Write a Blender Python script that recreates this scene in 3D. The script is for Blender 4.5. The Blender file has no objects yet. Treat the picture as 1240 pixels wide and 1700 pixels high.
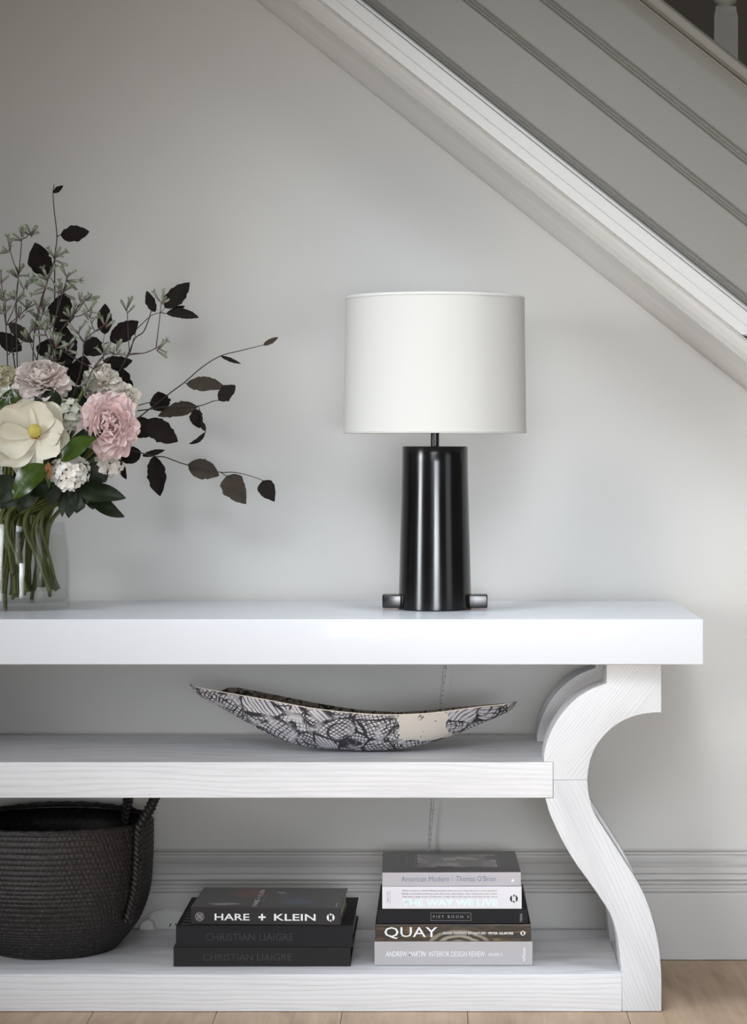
import bpy, bmesh, math, random
from mathutils import Vector, Matrix, Euler, noise as mnoise

# ------------------------------------------------------------------ camera
F, XC, Y0, H = 3995.0, 725.0, 742.0, 1.1035   # focal length and principal point in pixels of the 1240x1700 frame, eye height
DW = 5.208                                    # distance camera -> back wall (the wall is the plane y = 0)
R = math.radians
scene = bpy.context.scene
COL = scene.collection
random.seed(7)

cam = bpy.data.cameras.new('camera')
cam_o = bpy.data.objects.new('camera', cam)
COL.objects.link(cam_o)
cam_o.location = (0, -DW, H)
cam_o.rotation_euler = (R(90), 0, 0)
cam.sensor_fit = 'VERTICAL'
cam.sensor_height = 36.0
cam.lens = F / 1700 * 36.0
cam.shift_x = (620 - XC) / 1700
cam.shift_y = (Y0 - 850) / 1700
cam.clip_start = 0.05
cam.clip_end = 60
scene.camera = cam_o

# ------------------------------------------------------------------ world, light, exposure
world = bpy.data.worlds.new('world')
scene.world = world
world.use_nodes = True
bg = world.node_tree.nodes['Background']
bg.inputs[0].default_value = (1.0, 0.93, 0.85, 1)
bg.inputs[1].default_value = 0.165

def area(name, loc, target, sx, sy, power, col, spread=180):
    l = bpy.data.lights.new(name, 'AREA')
    l.shape = 'RECTANGLE'; l.size = sx; l.size_y = sy
    l.energy = power; l.color = col; l.spread = R(spread)
    o = bpy.data.objects.new(name, l); COL.objects.link(o)
    o.location = loc
    o.rotation_euler = (Vector(target) - Vector(loc)).to_track_quat('-Z', 'Y').to_euler()
    return o
# daylight: a window high behind the camera, a skylight shaft over the console, side windows left and right, plus added fills
area('front_window_daylight', (-0.5, -6.4, 2.3), (0.52, 0, 1.15), 1.6, 2.2, 2.2, (0.89, 0.94, 1.0), 36)
area('shelf_fill_light', (0.0, -5.2, 2.9), (0.4, -0.2, 0.55), 2.2, 0.8, 6.2, (0.87, 0.93, 1.0), 36)  # added fill, no real window: lifts the shelf tops
area('under_table_fill_light', (0.6, -6.4, 0.86), (0.45, 0, 0.62), 1.6, 0.75, 6.4, (0.89, 0.94, 1.0), 34)  # added low fill, no real door: brightens the space under the tabletop
area('skylight_daylight', (-0.1, -1.25, 3.3), (0.2, -0.62, 0.7), 0.6, 0.6, 9, (0.86, 0.94, 1.0), 60)
area('floor_bounce_light', (0.4, -2.35, 3.5), (0.4, -2.35, 0), 0.9, 1.3, 85, (0.80, 0.92, 1.0), 40)  # added lamp over the front floor, for upward bounce onto soffit and shelves
area('left_window_daylight', (-3.2, -2.9, 1.35), (0.45, -0.3, 0.75), 0.8, 1.6, 10, (0.92, 0.96, 1.0), 46)
area('entrance_daylight', (2.4, -2.6, 1.0), (0.3, 0, 0.6), 1.0, 1.7, 5, (0.90, 0.96, 1.0), 120)

vs = scene.view_settings
vs.view_transform = 'Standard'
vs.look = 'None'
vs.gamma = 1.0
vs.use_curve_mapping = False
vs.exposure = -0.50

# ------------------------------------------------------------------ helpers
def P(px, py, d):
    """a point of the hall seen at pixel (px, py) at distance d from the camera plane"""
    return Vector(((px - XC) * d / F, d - DW, H - (py - Y0) * d / F))

def lin(c):
    return tuple((v / 255 / 12.92) if v / 255 <= 0.04045 else ((v / 255 + 0.055) / 1.055) ** 2.4 for v in c)

class MB:
    def __init__(s):
        s.v = []; s.f = []
    def add(s, vs_, fs):
        o = len(s.v); s.v += [tuple(v) for v in vs_]; s.f += [tuple(i + o for i in f) for f in fs]
        return s
    def box(s, x0, x1, y0, y1, z0, z1):
        v = [(x0, y0, z0), (x1, y0, z0), (x1, y1, z0), (x0, y1, z0), (x0, y0, z1), (x1, y0, z1), (x1, y1, z1), (x0, y1, z1)]
        return s.add(v, [(3, 2, 1, 0), (4, 5, 6, 7), (0, 1, 5, 4), (1, 2, 6, 5), (2, 3, 7, 6), (3, 0, 4, 7)])
    def lathe(s, prof, n=48, c=(0, 0, 0), cap0=False, cap1=False):
        vs_ = []
        for r, z in prof:
            for i in range(n):
                a = 2 * math.pi * i / n
                vs_.append((c[0] + r * math.cos(a), c[1] + r * math.sin(a), c[2] + z))
        fs = []
        for j in range(len(prof) - 1):
            for i in range(n):
                k = (i + 1) % n
                fs.append((j * n + i, j * n + k, (j + 1) * n + k, (j + 1) * n + i))
        if cap0: fs.append(tuple(reversed(range(n))))
        if cap1: fs.append(tuple(range((len(prof) - 1) * n, len(prof) * n)))
        return s.add(vs_, fs)
    def tube(s, pts, rad, n=8, cap=True):
        pts = [Vector(p) for p in pts]
        m = len(pts)
        rr = rad if isinstance(rad, (list, tuple)) else [rad] * m
        t0 = (pts[1] - pts[0]).normalized()
        u = t0.orthogonal().normalized()
        vs_ = []
        for j in range(m):
            if j == 0: t = t0
            elif j == m - 1: t = (pts[-1] - pts[-2]).normalized()
            else: t = (pts[j + 1] - pts[j - 1]).normalized()
            u = (u - t * u.dot(t)).normalized()
            w = t.cross(u)
            for i in range(n):
                a = 2 * math.pi * i / n
                vs_.append(pts[j] + (u * math.cos(a) + w * math.sin(a)) * rr[j])
        fs = []
        for j in range(m - 1):
            for i in range(n):
                k = (i + 1) % n
                fs.append((j * n + i, j * n + k, (j + 1) * n + k, (j + 1) * n + i))
        if cap:
            fs.append(tuple(reversed(range(n)))); fs.append(tuple(range((m - 1) * n, m * n)))
        return s.add(vs_, fs)
    def prism(s, poly, y0, y1):
        """poly in (x, z), counter-clockwise seen from -y, pulled from y0 to y1"""
        n = len(poly)
        v = [(p[0], y0, p[1]) for p in poly] + [(p[0], y1, p[1]) for p in poly]
        f = [tuple(range(n)), tuple(reversed(range(n, 2 * n)))]
        for i in range(n):
            k = (i + 1) % n
            f.append((i, i + n, k + n, k))
        return s.add(v, f)
    def grid(s, rows, closed=False):
        """rows: list of lists of points"""
        n = len(rows[0]); v = [p for r in rows for p in r]; f = []
        for j in range(len(rows) - 1):
            for i in range(n if closed else n - 1):
                k = (i + 1) % n
                f.append((j * n + i, j * n + k, (j + 1) * n + k, (j + 1) * n + i))
        return s.add(v, f)
    def mesh(s, name):
        me = bpy.data.meshes.new(name); me.from_pydata(s.v, [], s.f); me.update(); return me
    def build(s, name, m=None, parent=None, bevel=0, seg=2, smooth=False, loc=None, fix=True):
        me = s.mesh(name)
        bm = bmesh.new(); bm.from_mesh(me)
        if fix: bmesh.ops.recalc_face_normals(bm, faces=bm.faces)
        if bevel:
            es = [e for e in bm.edges if len(e.link_faces) == 2 and e.calc_face_angle(0) > R(25)]
            bmesh.ops.bevel(bm, geom=es, offset=bevel, segments=seg, affect='EDGES', profile=0.6, clamp_overlap=True)
        bm.to_mesh(me); bm.free()
        if smooth:
            for p in me.polygons: p.use_smooth = True
            if smooth == 'auto':
                try: me.set_sharp_from_angle(angle=R(35))
                except Exception: pass
        return obj(name, me, m, parent, loc)

def obj(name, me, m=None, parent=None, loc=None):
    o = bpy.data.objects.new(name, me); COL.objects.link(o)
    if m is not None and me is not None and not me.materials: me.materials.append(m)
    if parent: o.parent = parent
    if loc is not None: o.location = loc
    return o

def tag(o, label, cat, group=None):
    o['label'] = label; o['category'] = cat
    if group: o['group'] = group
    return o

def thing(name, label, cat, loc=(0, 0, 0), group=None, rz=0):
    o = bpy.data.objects.new(name, None); COL.objects.link(o)
    o.location = loc; o.rotation_euler = (0, 0, rz); o.empty_display_size = 0.05
    return tag(o, label, cat, group)

def struct(o):
    o['kind'] = 'structure'; return o

# ------------------------------------------------------------------ materials
def mat(name, col, rough=0.5, spec=0.5, metal=0.0, coat=0.0, sub=None):
    m = bpy.data.materials.new(name); m.use_nodes = True
    b = m.node_tree.nodes['Principled BSDF']
    b.inputs['Base Color'].default_value = (*lin(col), 1)
    b.inputs['Roughness'].default_value = rough
    b.inputs['Specular IOR Level'].default_value = spec
    b.inputs['Metallic'].default_value = metal
    b.inputs['Coat Weight'].default_value = coat
    b.inputs['Coat Roughness'].default_value = 0.05
    return m

class NT:
    """small node-building helper"""
    def __init__(s, m):
        s.t = m.node_tree; s.b = s.t.nodes['Principled BSDF']
    def n(s, kind, **kw):
        nd = s.t.nodes.new(kind)
        for k, v in kw.items():
            if k.startswith('i_'):
                key = k[2:].replace('_', ' ')
                nd.inputs[key].default_value = v
            else: setattr(nd, k, v)
        return nd
    def l(s, a, b): s.t.links.new(a, b)
    def coords(s, scale=(1, 1, 1), rot=(0, 0, 0), loc=(0, 0, 0), kind='Object'):
        tc = s.n('ShaderNodeTexCoord'); mp = s.n('ShaderNodeMapping')
        mp.inputs['Scale'].default_value = scale; mp.inputs['Rotation'].default_value = rot; mp.inputs['Location'].default_value = loc
        s.l(tc.outputs[kind], mp.inputs['Vector']); return mp.outputs['Vector']
    def noise(s, vec, scale, detail=3, rough=0.5, dist=0.0):
        nd = s.n('ShaderNodeTexNoise'); nd.inputs['Scale'].default_value = scale
        nd.inputs['Detail'].default_value = detail; nd.inputs['Roughness'].default_value = rough; nd.inputs['Distortion'].default_value = dist
        s.l(vec, nd.inputs['Vector']); return nd
    def ramp(s, fac, stops, interp='LINEAR'):
        nd = s.n('ShaderNodeValToRGB'); cr = nd.color_ramp; cr.interpolation = interp
        while len(cr.elements) < len(stops): cr.elements.new(0.5)
        for e, (p, c) in zip(cr.elements, stops):
            e.position = p; e.color = (*lin(c), 1) if len(c) == 3 else c
        s.l(fac, nd.inputs['Fac']); return nd.outputs['Color']
    def math(s, op, a, b=None):
        nd = s.n('ShaderNodeMath', operation=op)
        for i, v in enumerate((a, b)):
            if v is None: continue
            if isinstance(v, (int, float)): nd.inputs[i].default_value = v
            else: s.l(v, nd.inputs[i])
        return nd.outputs[0]
    def mix(s, fac, a, b, blend='MIX'):
        nd = s.n('ShaderNodeMix', data_type='RGBA', blend_type=blend)
        for sock, v in ((nd.inputs[0], fac), (nd.inputs[6], a), (nd.inputs[7], b)):
            if isinstance(v, (int, float)): sock.default_value = v
            elif isinstance(v, tuple): sock.default_value = (*lin(v), 1)
            else: s.l(v, sock)
        return nd.outputs[2]
    def col(s, c): s.l(c, s.b.inputs['Base Color'])
    def bump(s, h, strength=0.5, dist=0.001):
        nd = s.n('ShaderNodeBump'); nd.inputs['Strength'].default_value = strength; nd.inputs['Distance'].default_value = dist
        s.l(h, nd.inputs['Height']); s.l(nd.outputs['Normal'], s.b.inputs['Normal'])

def paint(name, col, rough=0.6, grain=None, spec=0.3, var=4, scale=3.0):
    """matt wall or joinery paint: faint mottling and roller relief; grain = (scale vector, rotation) for brush marks"""
    m = mat(name, col, rough, spec); t = NT(m)
    v = t.coords()
    nz = t.noise(v, scale, 2)
    c2 = tuple(max(0, c - var) for c in col)
    t.col(t.mix(nz.outputs['Fac'], c2, col))
    if grain:
        g = t.noise(t.coords(scale=grain[0], rot=grain[1]), 1.0, 4, 0.6)
        t.bump(g.outputs['Fac'], 0.35, 0.0012)
    else:
        g = t.noise(v, 260, 2); t.bump(g.outputs['Fac'], 0.06, 0.0006)
    return m

def brushed_wood(name, col, rot, seed=0.0, freq=75):
    """white painted wire-brushed softwood; the grain runs along local x after rotation about y"""
    m = mat(name, col, 0.5, 0.2); t = NT(m)
    v0 = t.coords(rot=(0, rot, 0), loc=(seed, seed * 0.3, seed * 0.7))
    mp = t.n('ShaderNodeMapping'); mp.inputs['Scale'].default_value = (1.0, 1.5, 6.0); t.l(v0, mp.inputs['Vector'])
    warp = t.noise(mp.outputs['Vector'], 1.6, 2, 0.45)
    sx = t.n('ShaderNodeSeparateXYZ'); t.l(v0, sx.inputs[0])
    # height across the grain, warped by slow noise, makes the ring lines
    ph = t.math('ADD', t.math('MULTIPLY', sx.outputs['Z'], freq * 6.283), t.math('MULTIPLY', warp.outputs['Fac'], 44.0))
    ph = t.math('ADD', ph, t.math('MULTIPLY', sx.outputs['Y'], 90.0))
    sn = t.math('SINE', ph)
    h1 = t.math('MULTIPLY', t.math('ADD', sn, 1.0), 0.5)
    mp2 = t.n('ShaderNodeMapping'); mp2.inputs['Scale'].default_value = (9, 40, 420); t.l(v0, mp2.inputs['Vector'])
    fine = t.noise(mp2.outputs['Vector'], 1.0, 3, 0.6)
    mp3 = t.n('ShaderNodeMapping'); mp3.inputs['Scale'].default_value = (2, 4, 14); t.l(v0, mp3.inputs['Vector'])
    patch = t.noise(mp3.outputs['Vector'], 1.0, 2, 0.5)
    amp = t.ramp(patch.outputs['Fac'], [(0.3, (70, 70, 70)), (0.65, (255, 255, 255))])
    hh = t.math('ADD', t.math('MULTIPLY', t.math('MULTIPLY', t.math('POWER', h1, 0.4), amp), 0.6), t.math('MULTIPLY', fine.outputs['Fac'], 0.75))
    t.bump(hh, 0.55, 0.0011)
    dk = tuple(int(c * 0.93) for c in col)
    t.col(t.ramp(hh, [(0.3, dk), (0.65, col)]))
    return m

M = {}
M['wall'] = paint('wall_paint', (204, 202, 198), 0.7)
M['joinery'] = paint('white_joinery_paint', (210, 208, 205), 0.5)
M['skirting'] = paint('skirting_paint', (186, 183, 180), 0.5)
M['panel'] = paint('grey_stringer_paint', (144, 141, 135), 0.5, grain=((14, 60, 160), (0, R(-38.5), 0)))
M['cap'] = paint('grey_cap_paint', (146, 142, 134), 0.5)
M['stairwell'] = paint('unlit_stairwell_tone', (112, 105, 95), 0.8)  # gloom of the unlit upper hall put into the wall colour
M['lacquer'] = mat('white_lacquer', (211, 213, 218), 0.3, 0.12, coat=0.22)
M['wood_h'] = brushed_wood('white_brushed_wood_shelf', (228, 228, 231), 0, 0.3, 100)
M['wood_up'] = brushed_wood('white_brushed_wood_bracket', (217, 218, 221), R(52), 1.7, 150)
M['wood_lo'] = brushed_wood('white_brushed_wood_leg', (217, 218, 221), R(-66), 3.1, 120)

# oak floor
def oak(seed):
    m = mat('oak_plank', (190, 160, 130), 0.5, 0.35); t = NT(m)
    v = t.coords(loc=(seed * 1.37, seed * 2.1, 0))
    g = t.noise(t.coords(scale=(60, 3.0, 10), loc=(seed, seed * 3, 0)), 1.0, 4, 0.6, 0.6)
    big = t.noise(t.coords(scale=(9, 2.2, 1), loc=(seed * 5, seed, 0)), 1.0, 3, 0.5, 1.6)
    c1 = t.ramp(g.outputs['Fac'], [(0.3, (160, 133, 108)), (0.7, (196, 170, 143))])
    c2 = t.mix(0.45, c1, t.ramp(big.outputs['Fac'], [(0.3, (150, 122, 98)), (0.65, (203, 178, 152))]))
    t.col(c2); t.bump(g.outputs['Fac'], 0.25, 0.0006)
    return m
M['oak'] = [oak(i) for i in range(4)]

# ------------------------------------------------------------------ floor (oak planks running towards the wall)
floor = struct(MB().box(-3.2, 3.4, -9.0, 1.2, -0.06, -0.018).build('floor', mat('subfloor', (60, 48, 40), 0.9)))
seams = [-2325, -2118, -1911, -1704, -1497, -1290, -1083, -876, -673, -466, -259, -52, 155, 360, 568, 776, 1040, 1330, 1540, 1750, 1960, 2170, 2380, 2590, 2800]
for k, (sa, sb) in enumerate(zip(seams, seams[1:])):
    xa = (sa - XC) * 4.70 / F; xb = (sb - XC) * 4.70 / F
    ends = [-3.6, -1.25 + 0.37 * ((k * 5) % 4) - 0.6, -0.035]
    for e in range(2):
        MB().box(xa + 0.0005, xb - 0.0005, ends[e] + 0.0006, ends[e + 1] - 0.0006, -0.018, 0.0).build('plank', M['oak'][(k * 3 + e) % 4], floor, bevel=0.0008, seg=1)

# ------------------------------------------------------------------ walls
SL = 0.795                                 # slope of the stair
th = math.atan(SL)
T = Vector((math.cos(th), 0, -math.sin(th)))
def stair_pt(X0, d, px=None, s=None):
    """point of the sloping line that crosses the top of the frame at X0, at distance d"""
    p = P(X0, 0, d)
    if px is not None: s = ((px - X0) * d / F) / T.x
    return p + T * s
a = stair_pt(600, DW, s=-1.5); b = stair_pt(600, DW, s=3.2)
zt = a.z
struct(MB().prism([(-3.2, -0.02), (b.x, -0.02), (b.x, b.z), (a.x, zt), (-3.2, zt)], 0.0, 0.05).build('wall_back', M['wall']))
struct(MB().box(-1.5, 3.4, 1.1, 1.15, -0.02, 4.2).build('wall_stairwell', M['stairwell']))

# baseboard with its mouldings, pulled along the wall
prof = [(0.0, 1409.5), (0.010, 1409.8), (0.010, 1412.5), (0.008, 1413.3), (0.0125, 1415), (0.0135, 1418.5), (0.009, 1419.8),
        (0.010, 1424), (0.014, 1430), (0.020, 1434.5), (0.0195, 1437), (0.018, 1440), (0.021, 1445), (0.0235, 1449.5), (0.020, 1451.2),
        (0.022, 1453), (0.024, 1460), (0.021, 1461.8), (0.0265, 1463.5), (0.0275, 1466.8), (0.024, 1468.8), (0.027, 1471), (0.027, 1474),
        (0.031, 1476), (0.0315, 1479.5), (0.029, 1481), (0.0335, 1483), (0.034, 1486), (0.034, 1593.4), (0.028, 1593.8), (0.0, 1593.8)]
rows = []
for x in (-3.2, 2.2):
    r = []
    for out, py in prof:
        d = DW - out
        r.append((x, -out, max(0.0006, H - (py - Y0) * d / F)))
    rows.append(r)
struct(MB().grid(rows).build('baseboard_back', M['skirting'], fix=True))

# ------------------------------------------------------------------ staircase above the console
stairs = thing('staircase', 'white and grey panelled staircase side sloping down to the right above the console', 'staircase', P(900, 300, 4.9))
SO = Vector(stairs.location)
def sweep(name, pts, m, s0=-1.15, pxe=1420, bevel=0, mitre=None, smooth=False, ret=0.32):
    """closed profile of (X0, d) pulled along the slope; mitre: pixel x at which the run turns towards the viewer"""
    n = len(pts); A = []; B = []; C = []
    for i, (X0, d) in enumerate(pts):
        A.append(stair_pt(X0, d, s=s0) - SO)
        if mitre:
            q = stair_pt(X0, d, px=mitre(X0)); B.append(q - SO)
            C.append(q + Vector((0.42, -0.91, 0)) * ret - SO)
        else:
            B.append(stair_pt(X0, d, px=pxe) - SO)
    mb = MB(); secs = [A, B] + ([C] if mitre else [])
    mb.grid(secs, closed=True)
    L = len(secs)
    mb.f.append(tuple(range(n))); mb.f.append(tuple(range((L - 1) * n, L * n)))
    return mb.build(name, m, stairs, bevel=bevel, smooth=smooth)
DP = 5.02
# three wide boards
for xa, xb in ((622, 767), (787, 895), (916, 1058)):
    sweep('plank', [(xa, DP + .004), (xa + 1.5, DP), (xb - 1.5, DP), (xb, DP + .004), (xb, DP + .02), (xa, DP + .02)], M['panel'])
# beaded joints between the boards
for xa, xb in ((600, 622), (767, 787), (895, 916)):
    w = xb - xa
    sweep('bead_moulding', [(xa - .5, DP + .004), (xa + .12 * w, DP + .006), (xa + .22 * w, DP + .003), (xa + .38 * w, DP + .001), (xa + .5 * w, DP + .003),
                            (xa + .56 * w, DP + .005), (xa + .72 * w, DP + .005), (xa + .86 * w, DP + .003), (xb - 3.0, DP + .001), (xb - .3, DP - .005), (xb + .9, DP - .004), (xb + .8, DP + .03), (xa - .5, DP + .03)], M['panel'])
# cap with a chamfer under its nose
sweep('stringer_cap', [(1056, DP - .001), (1056, DP - .004), (1061, DP - .006), (1063, DP - .002), (1066, DP - .014), (1074, DP - .034), (1078, DP - .036), (1094, DP - .036), (1099, DP - .030), (1101, DP - .01), (1101, DP + .12), (1056, DP + .12)], M['cap'])
# fascia with a shallow step
mi = lambda X0: 1196 + (X0 - 451) * 0.42
sweep('fascia', [(531, DP - .004), (533, DP - .014), (558, DP - .014), (559.5, DP - .016), (588, DP - .016), (590, DP - .011), (592, DP - .016), (597, DP - .014), (600, DP - .002), (600, DP + .04), (531, DP + .04)], M['joinery'],
      mitre=lambda X0: 1228 + (X0 - 531) * 1.9)
# stepped soffit mouldings under the fascia
sweep('soffit_moulding', [(532, DP - .002), (529, DP + .003), (526, DP + .002), (523, DP + .006), (512, DP + .010), (498, DP + .020), (486, DP + .034), (483, DP + .032), (480, DP + .042), (480, DP + .18), (531, DP + .18)], M['joinery'])
sweep('cove_moulding', [(480.5, DP + .040), (474, DP + .065), (464, DP + .092), (456, DP + .108), (453, DP + .112), (450, DP + .122), (441, DP + .136), (432, DP + .156), (424, DP + .187), (424, DP + .1876), (480, DP + .1876)], M['joinery'], smooth='auto')
# turned baluster standing on the cap
bz = P(1203, 95, 5.12)
bl = thing('baluster', 'grey painted turned baluster standing on the stringer cap at the top right corner', 'baluster', (bz.x, bz.y, bz.z - 0.03))
hw = 20 * 5.12 / F
c_ = 0.026
mb = MB()
# square foot cut to the slope, with lamb's tongue shoulders up to the turned part
zb = lambda x: 0.055 - x * SL
q = hw
v = [(-q, -q, zb(-q) - .03), (q, -q, zb(q) - .03), (q, q, zb(q) - .03), (-q, q, zb(-q) - .03)]
for z, s_ in ((0.112, 1.0), (0.124, 0.90), (0.135, 0.86)):
    v += [(-q * s_, -q * s_, z), (q * s_, -q * s_, z), (q * s_, q * s_, z), (-q * s_, q * s_, z)]
f = []
for j in range(3):
    for i in range(4):
        k = (i + 1) % 4; f.append((j * 4 + i, j * 4 + k, j * 4 + 4 + k, j * 4 + 4 + i))
f += [(3, 2, 1, 0), (12, 13, 14, 15)]
mb.add(v, f).build('foot', M['cap'], bl, bevel=0.002)
mb = MB().lathe([(q * .80, .132), (q * .78, .139), (q * .94, .144), (q * .99, .150), (q * .97, .157), (q * .86, .162), (q * .62, .168), (q * .60, .19), (q * .66, .26), (q * .80, .36), (q * .86, .44), (q * .72, .55), (q * .55, .66)], 28, cap0=True, cap1=True)
mb.build('turned_shaft', M['cap'], bl, smooth='auto')

# ------------------------------------------------------------------ console table
ct = thing('console_table', 'long white console table with glossy top, brushed wood shelves and S-curved legs', 'console table', (-0.50, -0.3, 0))
CO = Vector(ct.location)
DL = 4.70; DTOP = 4.61; DBACK = 5.165
def zx(px, d): return (px - XC) * d / F
def zz(py, d): return H - (py - Y0) * d / F
XR = zx(1168, DTOP); XL = -1.00 - XR
ZT = zz(1028, DTOP); ZTB = zz(1103.5, DTOP)
def cbox(name, x0, x1, d0, d1, z0, z1, m, bevel, seg=3):
    return MB().box(x0 - CO.x, x1 - CO.x, d0 - DW - CO.y, d1 - DW - CO.y, z0, z1).build(name, m, ct, bevel=bevel, seg=seg, smooth='auto')
cbox('tabletop', XL, XR, DTOP, DBACK, ZTB, ZT, M['lacquer'], 0.003)
ZM, ZMB = zz(1265, DL), zz(1324.5, DL)
ZL, ZLB = zz(1617.5, DL), 0.001
xm = zx(918, DL); xl = zx(1032.5, DL)
cbox('shelf', -1.00 - xm, xm, DL - 0.001, 5.14, ZMB, ZM, M['wood_h'], 0.002)
cbox('shelf', -1.00 - xl, xl, DL - 0.001, 5.135, ZLB, ZL, M['wood_h'], 0.002)
# S-shaped legs, in pixels of the front face
def cr(pts, n=6):
    """Catmull-Rom through the points"""
    out = []
    for i in range(len(pts) - 1):
        p0 = pts[max(i - 1, 0)]; p1 = pts[i]; p2 = pts[i + 1]; p3 = pts[min(i + 2, len(pts) - 1)]
        for j in range(n):
            t = j / n
            out.append(tuple(0.5 * (2 * p1[k] + (p2[k] - p0[k]) * t + (2 * p0[k] - 5 * p1[k] + 4 * p2[k] - p3[k]) * t * t + (3 * p1[k] - p0[k] - 3 * p2[k] + p3[k]) * t ** 3) for k in range(len(p1))))
    out.append(tuple(pts[-1])); return out
zs = lambda L: [(860 + x / 2.742, 1080 + y / 2.742) for x, y in L]
up_out = [(652, 64), (652, 282)] + cr([(640, 282), (600, 284), (540, 295), (480, 318), (430, 350), (385, 395), (350, 444), (330, 495), (319, 550), (316, 589)])
up_in = [(160, 589), (160, 507), (118, 507)] + cr([(117, 500), (119, 470), (130, 420), (155, 358), (190, 300), (230, 251), (280, 207), (340, 172), (403, 148)]) + [(403, 64)]
lo_out = cr([(316, 589), (322, 655), (345, 735), (385, 803), (430, 872), (480, 950), (530, 1030), (570, 1104), (600, 1180), (625, 1268), (642, 1358), (650, 1440), (653, 1500)]) + [(653, 1646)]
lo_in = [(473, 1646)] + cr([(471, 1470), (466, 1420), (458, 1345), (444, 1270), (418, 1198), (370, 1120), (318, 1046), (260, 965), (210, 882), (170, 802), (142, 735), (124, 672)]) + [(160, 672), (160, 589)]
def leg_poly(o, i, d=DL):
    return [(zx(x, d), max(0.001, zz(y, d))) for x, y in zs(o) + zs(i)]
pu = leg_poly(up_out, up_in); pl = leg_poly(lo_out, lo_in)
for side in (1, -1):
    for d0 in (DL, 5.025):
        tr = lambda pts: [((x if side > 0 else -1.00 - x) - CO.x, z) for x, z in pts]
        y0 = d0 - DW - CO.y; y1 = y0 + 0.095
        leg = MB().prism(tr(pl), y0, y1).build('leg', M['wood_lo'], ct, bevel=0.0025, smooth='auto')
        br = MB().prism(tr(pu), y0, y1).build('leg_bracket', M['wood_up'], leg, bevel=0.0025, smooth='auto')
    # stretcher between front and back leg, flush with the low shelf
    x0, x1 = xl + 0.0015, zx(1092, DL)
    if side < 0: x0, x1 = -1.00 - x1, -1.00 - x0
    cbox('stretcher', x0, x1, DL + 0.097, 5.023, 0.001, ZL - 0.002, M['wood_h'], 0.002)

# ------------------------------------------------------------------ wall outlet in the baseboard
oc = P(283, 1540, 5.172)
wo = thing('wall_outlet', 'round pale power outlet on the baseboard between the basket and the dark books', 'outlet', oc)
wm = mat('outlet_plastic', (205, 203, 198), 0.35)
def disc(mb, cx, cz, rx, rz, y0, y1, n=40):
    return mb.prism([(cx + rx * math.cos(2 * math.pi * i / n), cz + rz * math.sin(2 * math.pi * i / n)) for i in range(n)], y0, y1)
sc = 5.17 / F
ring = MB(); n = 56
rr = []
for (rad, yy) in ((46, 0), (46, -.006), (44.5, -.008), (43, -.008), (41.5, -.005)):
    rr.append([(rad * sc * 1.15 * math.cos(2 * math.pi * i / n), yy, (rad * sc * 0.70) * math.sin(2 * math.pi * i / n)) for i in range(n)])
ring.grid(rr, closed=True).build('rim', wm, wo, smooth='auto')
disc(MB(), 0, 0, 42 * sc * 1.15, 42 * sc * .7, -.005, 0.0).build('plate', wm, wo)
for dx in (-27, -8):
    mb = MB(); w = 5.5 * sc
    pts = [(dx * sc - w, 24 * sc), (dx * sc - w, 16 * sc)] + [(dx * sc + w * math.cos(a), 16 * sc + w * .8 * math.sin(a)) for a in [math.pi + i * math.pi / 8 for i in range(1, 8)]] + [(dx * sc + w, 16 * sc), (dx * sc + w, 24 * sc)]
    mb.prism(pts, -.009, -.005).build('rocker_switch', wm, wo, bevel=0.0008)
dkm = mat('socket_slot', (12, 12, 12), 0.8)
for dx, tilt in ((0, 1), (10, -1)):
    w, h = 1.0 * sc, 2.6 * sc
    c0 = Vector((dx * sc, 0, 5 * sc))
    pts = [(c0.x + sx * w + tilt * sz * h * .55, c0.z + sz * h) for sx, sz in ((-1, -1), (1, -1), (1, 1), (-1, 1))]
    MB().prism(pts, -.0056, -.005).build('socket_slot', dkm, wo)
disc(MB(), -36 * sc, 0, 13 * sc, 18 * sc, -.035, -.005).build('plug', wm, wo, bevel=0.003)

# ------------------------------------------------------------------ table lamp
dcyl = (H - ZT) * F / (1015.0 - Y0)
rl = 57.5 * 4.87 / F
DLMP = dcyl + rl
lx = zx(722, DLMP)
lamp = thing('table_lamp', 'table lamp with a tapered black column base and white drum shade on the console', 'lamp', (lx, DLMP - DW, ZT))
M['black'] = mat('black_patinated_metal', (9, 8, 9), 0.3, 0.5, coat=0.0)
t = NT(M['black']); nz = t.noise(t.coords(scale=(40, 40, 3)), 1.0, 3); t.bump(nz.outputs['Fac'], 0.05, 0.002)
t.l(t.ramp(t.noise(t.coords(scale=(6, 6, 6)), 1.0, 4).outputs['Fac'], [(0.3, (108, 108, 108)), (0.7, (128, 128, 128))]), t.b.inputs['Roughness'])
hz = lambda py: zz(py, DLMP) - ZT
k = DLMP / F
prof = [(0, .0006), (59 * k, .0006), (60.5 * k, .002), (60.5 * k, .004), (60 * k, .03), (59.2 * k, .07), (57.8 * k, .14), (56.4 * k, .20), (55.2 * k, .26), (54.6 * k, .30), (54.4 * k, hz(743)), (53.6 * k, hz(741.3)), (52.5 * k, hz(741)), (0, hz(741))]
MB().lathe(prof, 72).build('column', M['black'], lamp, smooth='auto')
for s in (-1, 1):       # square lugs on both sides of the foot, each on a felt pad
    x0, x1 = sorted((s * 48 * k, s * 87 * k))
    MB().box(x0, x1, -.022, .022, .0035, .0035 + 22 * k).build('foot_lug', M['black'], lamp, bevel=0.003, seg=3, smooth='auto')
    x0, x1 = sorted((s * 62 * k, s * 85 * k))
    MB().box(x0, x1, -.02, .02, .0003, .0035).build('felt_pad', mat('felt', (150, 135, 128), 0.9), lamp)
MB().lathe([(0, hz(741)), (7 * k, hz(741)), (7 * k, hz(690)), (0, hz(690))], 20).build('stem', M['black'], lamp, smooth='auto')
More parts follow.
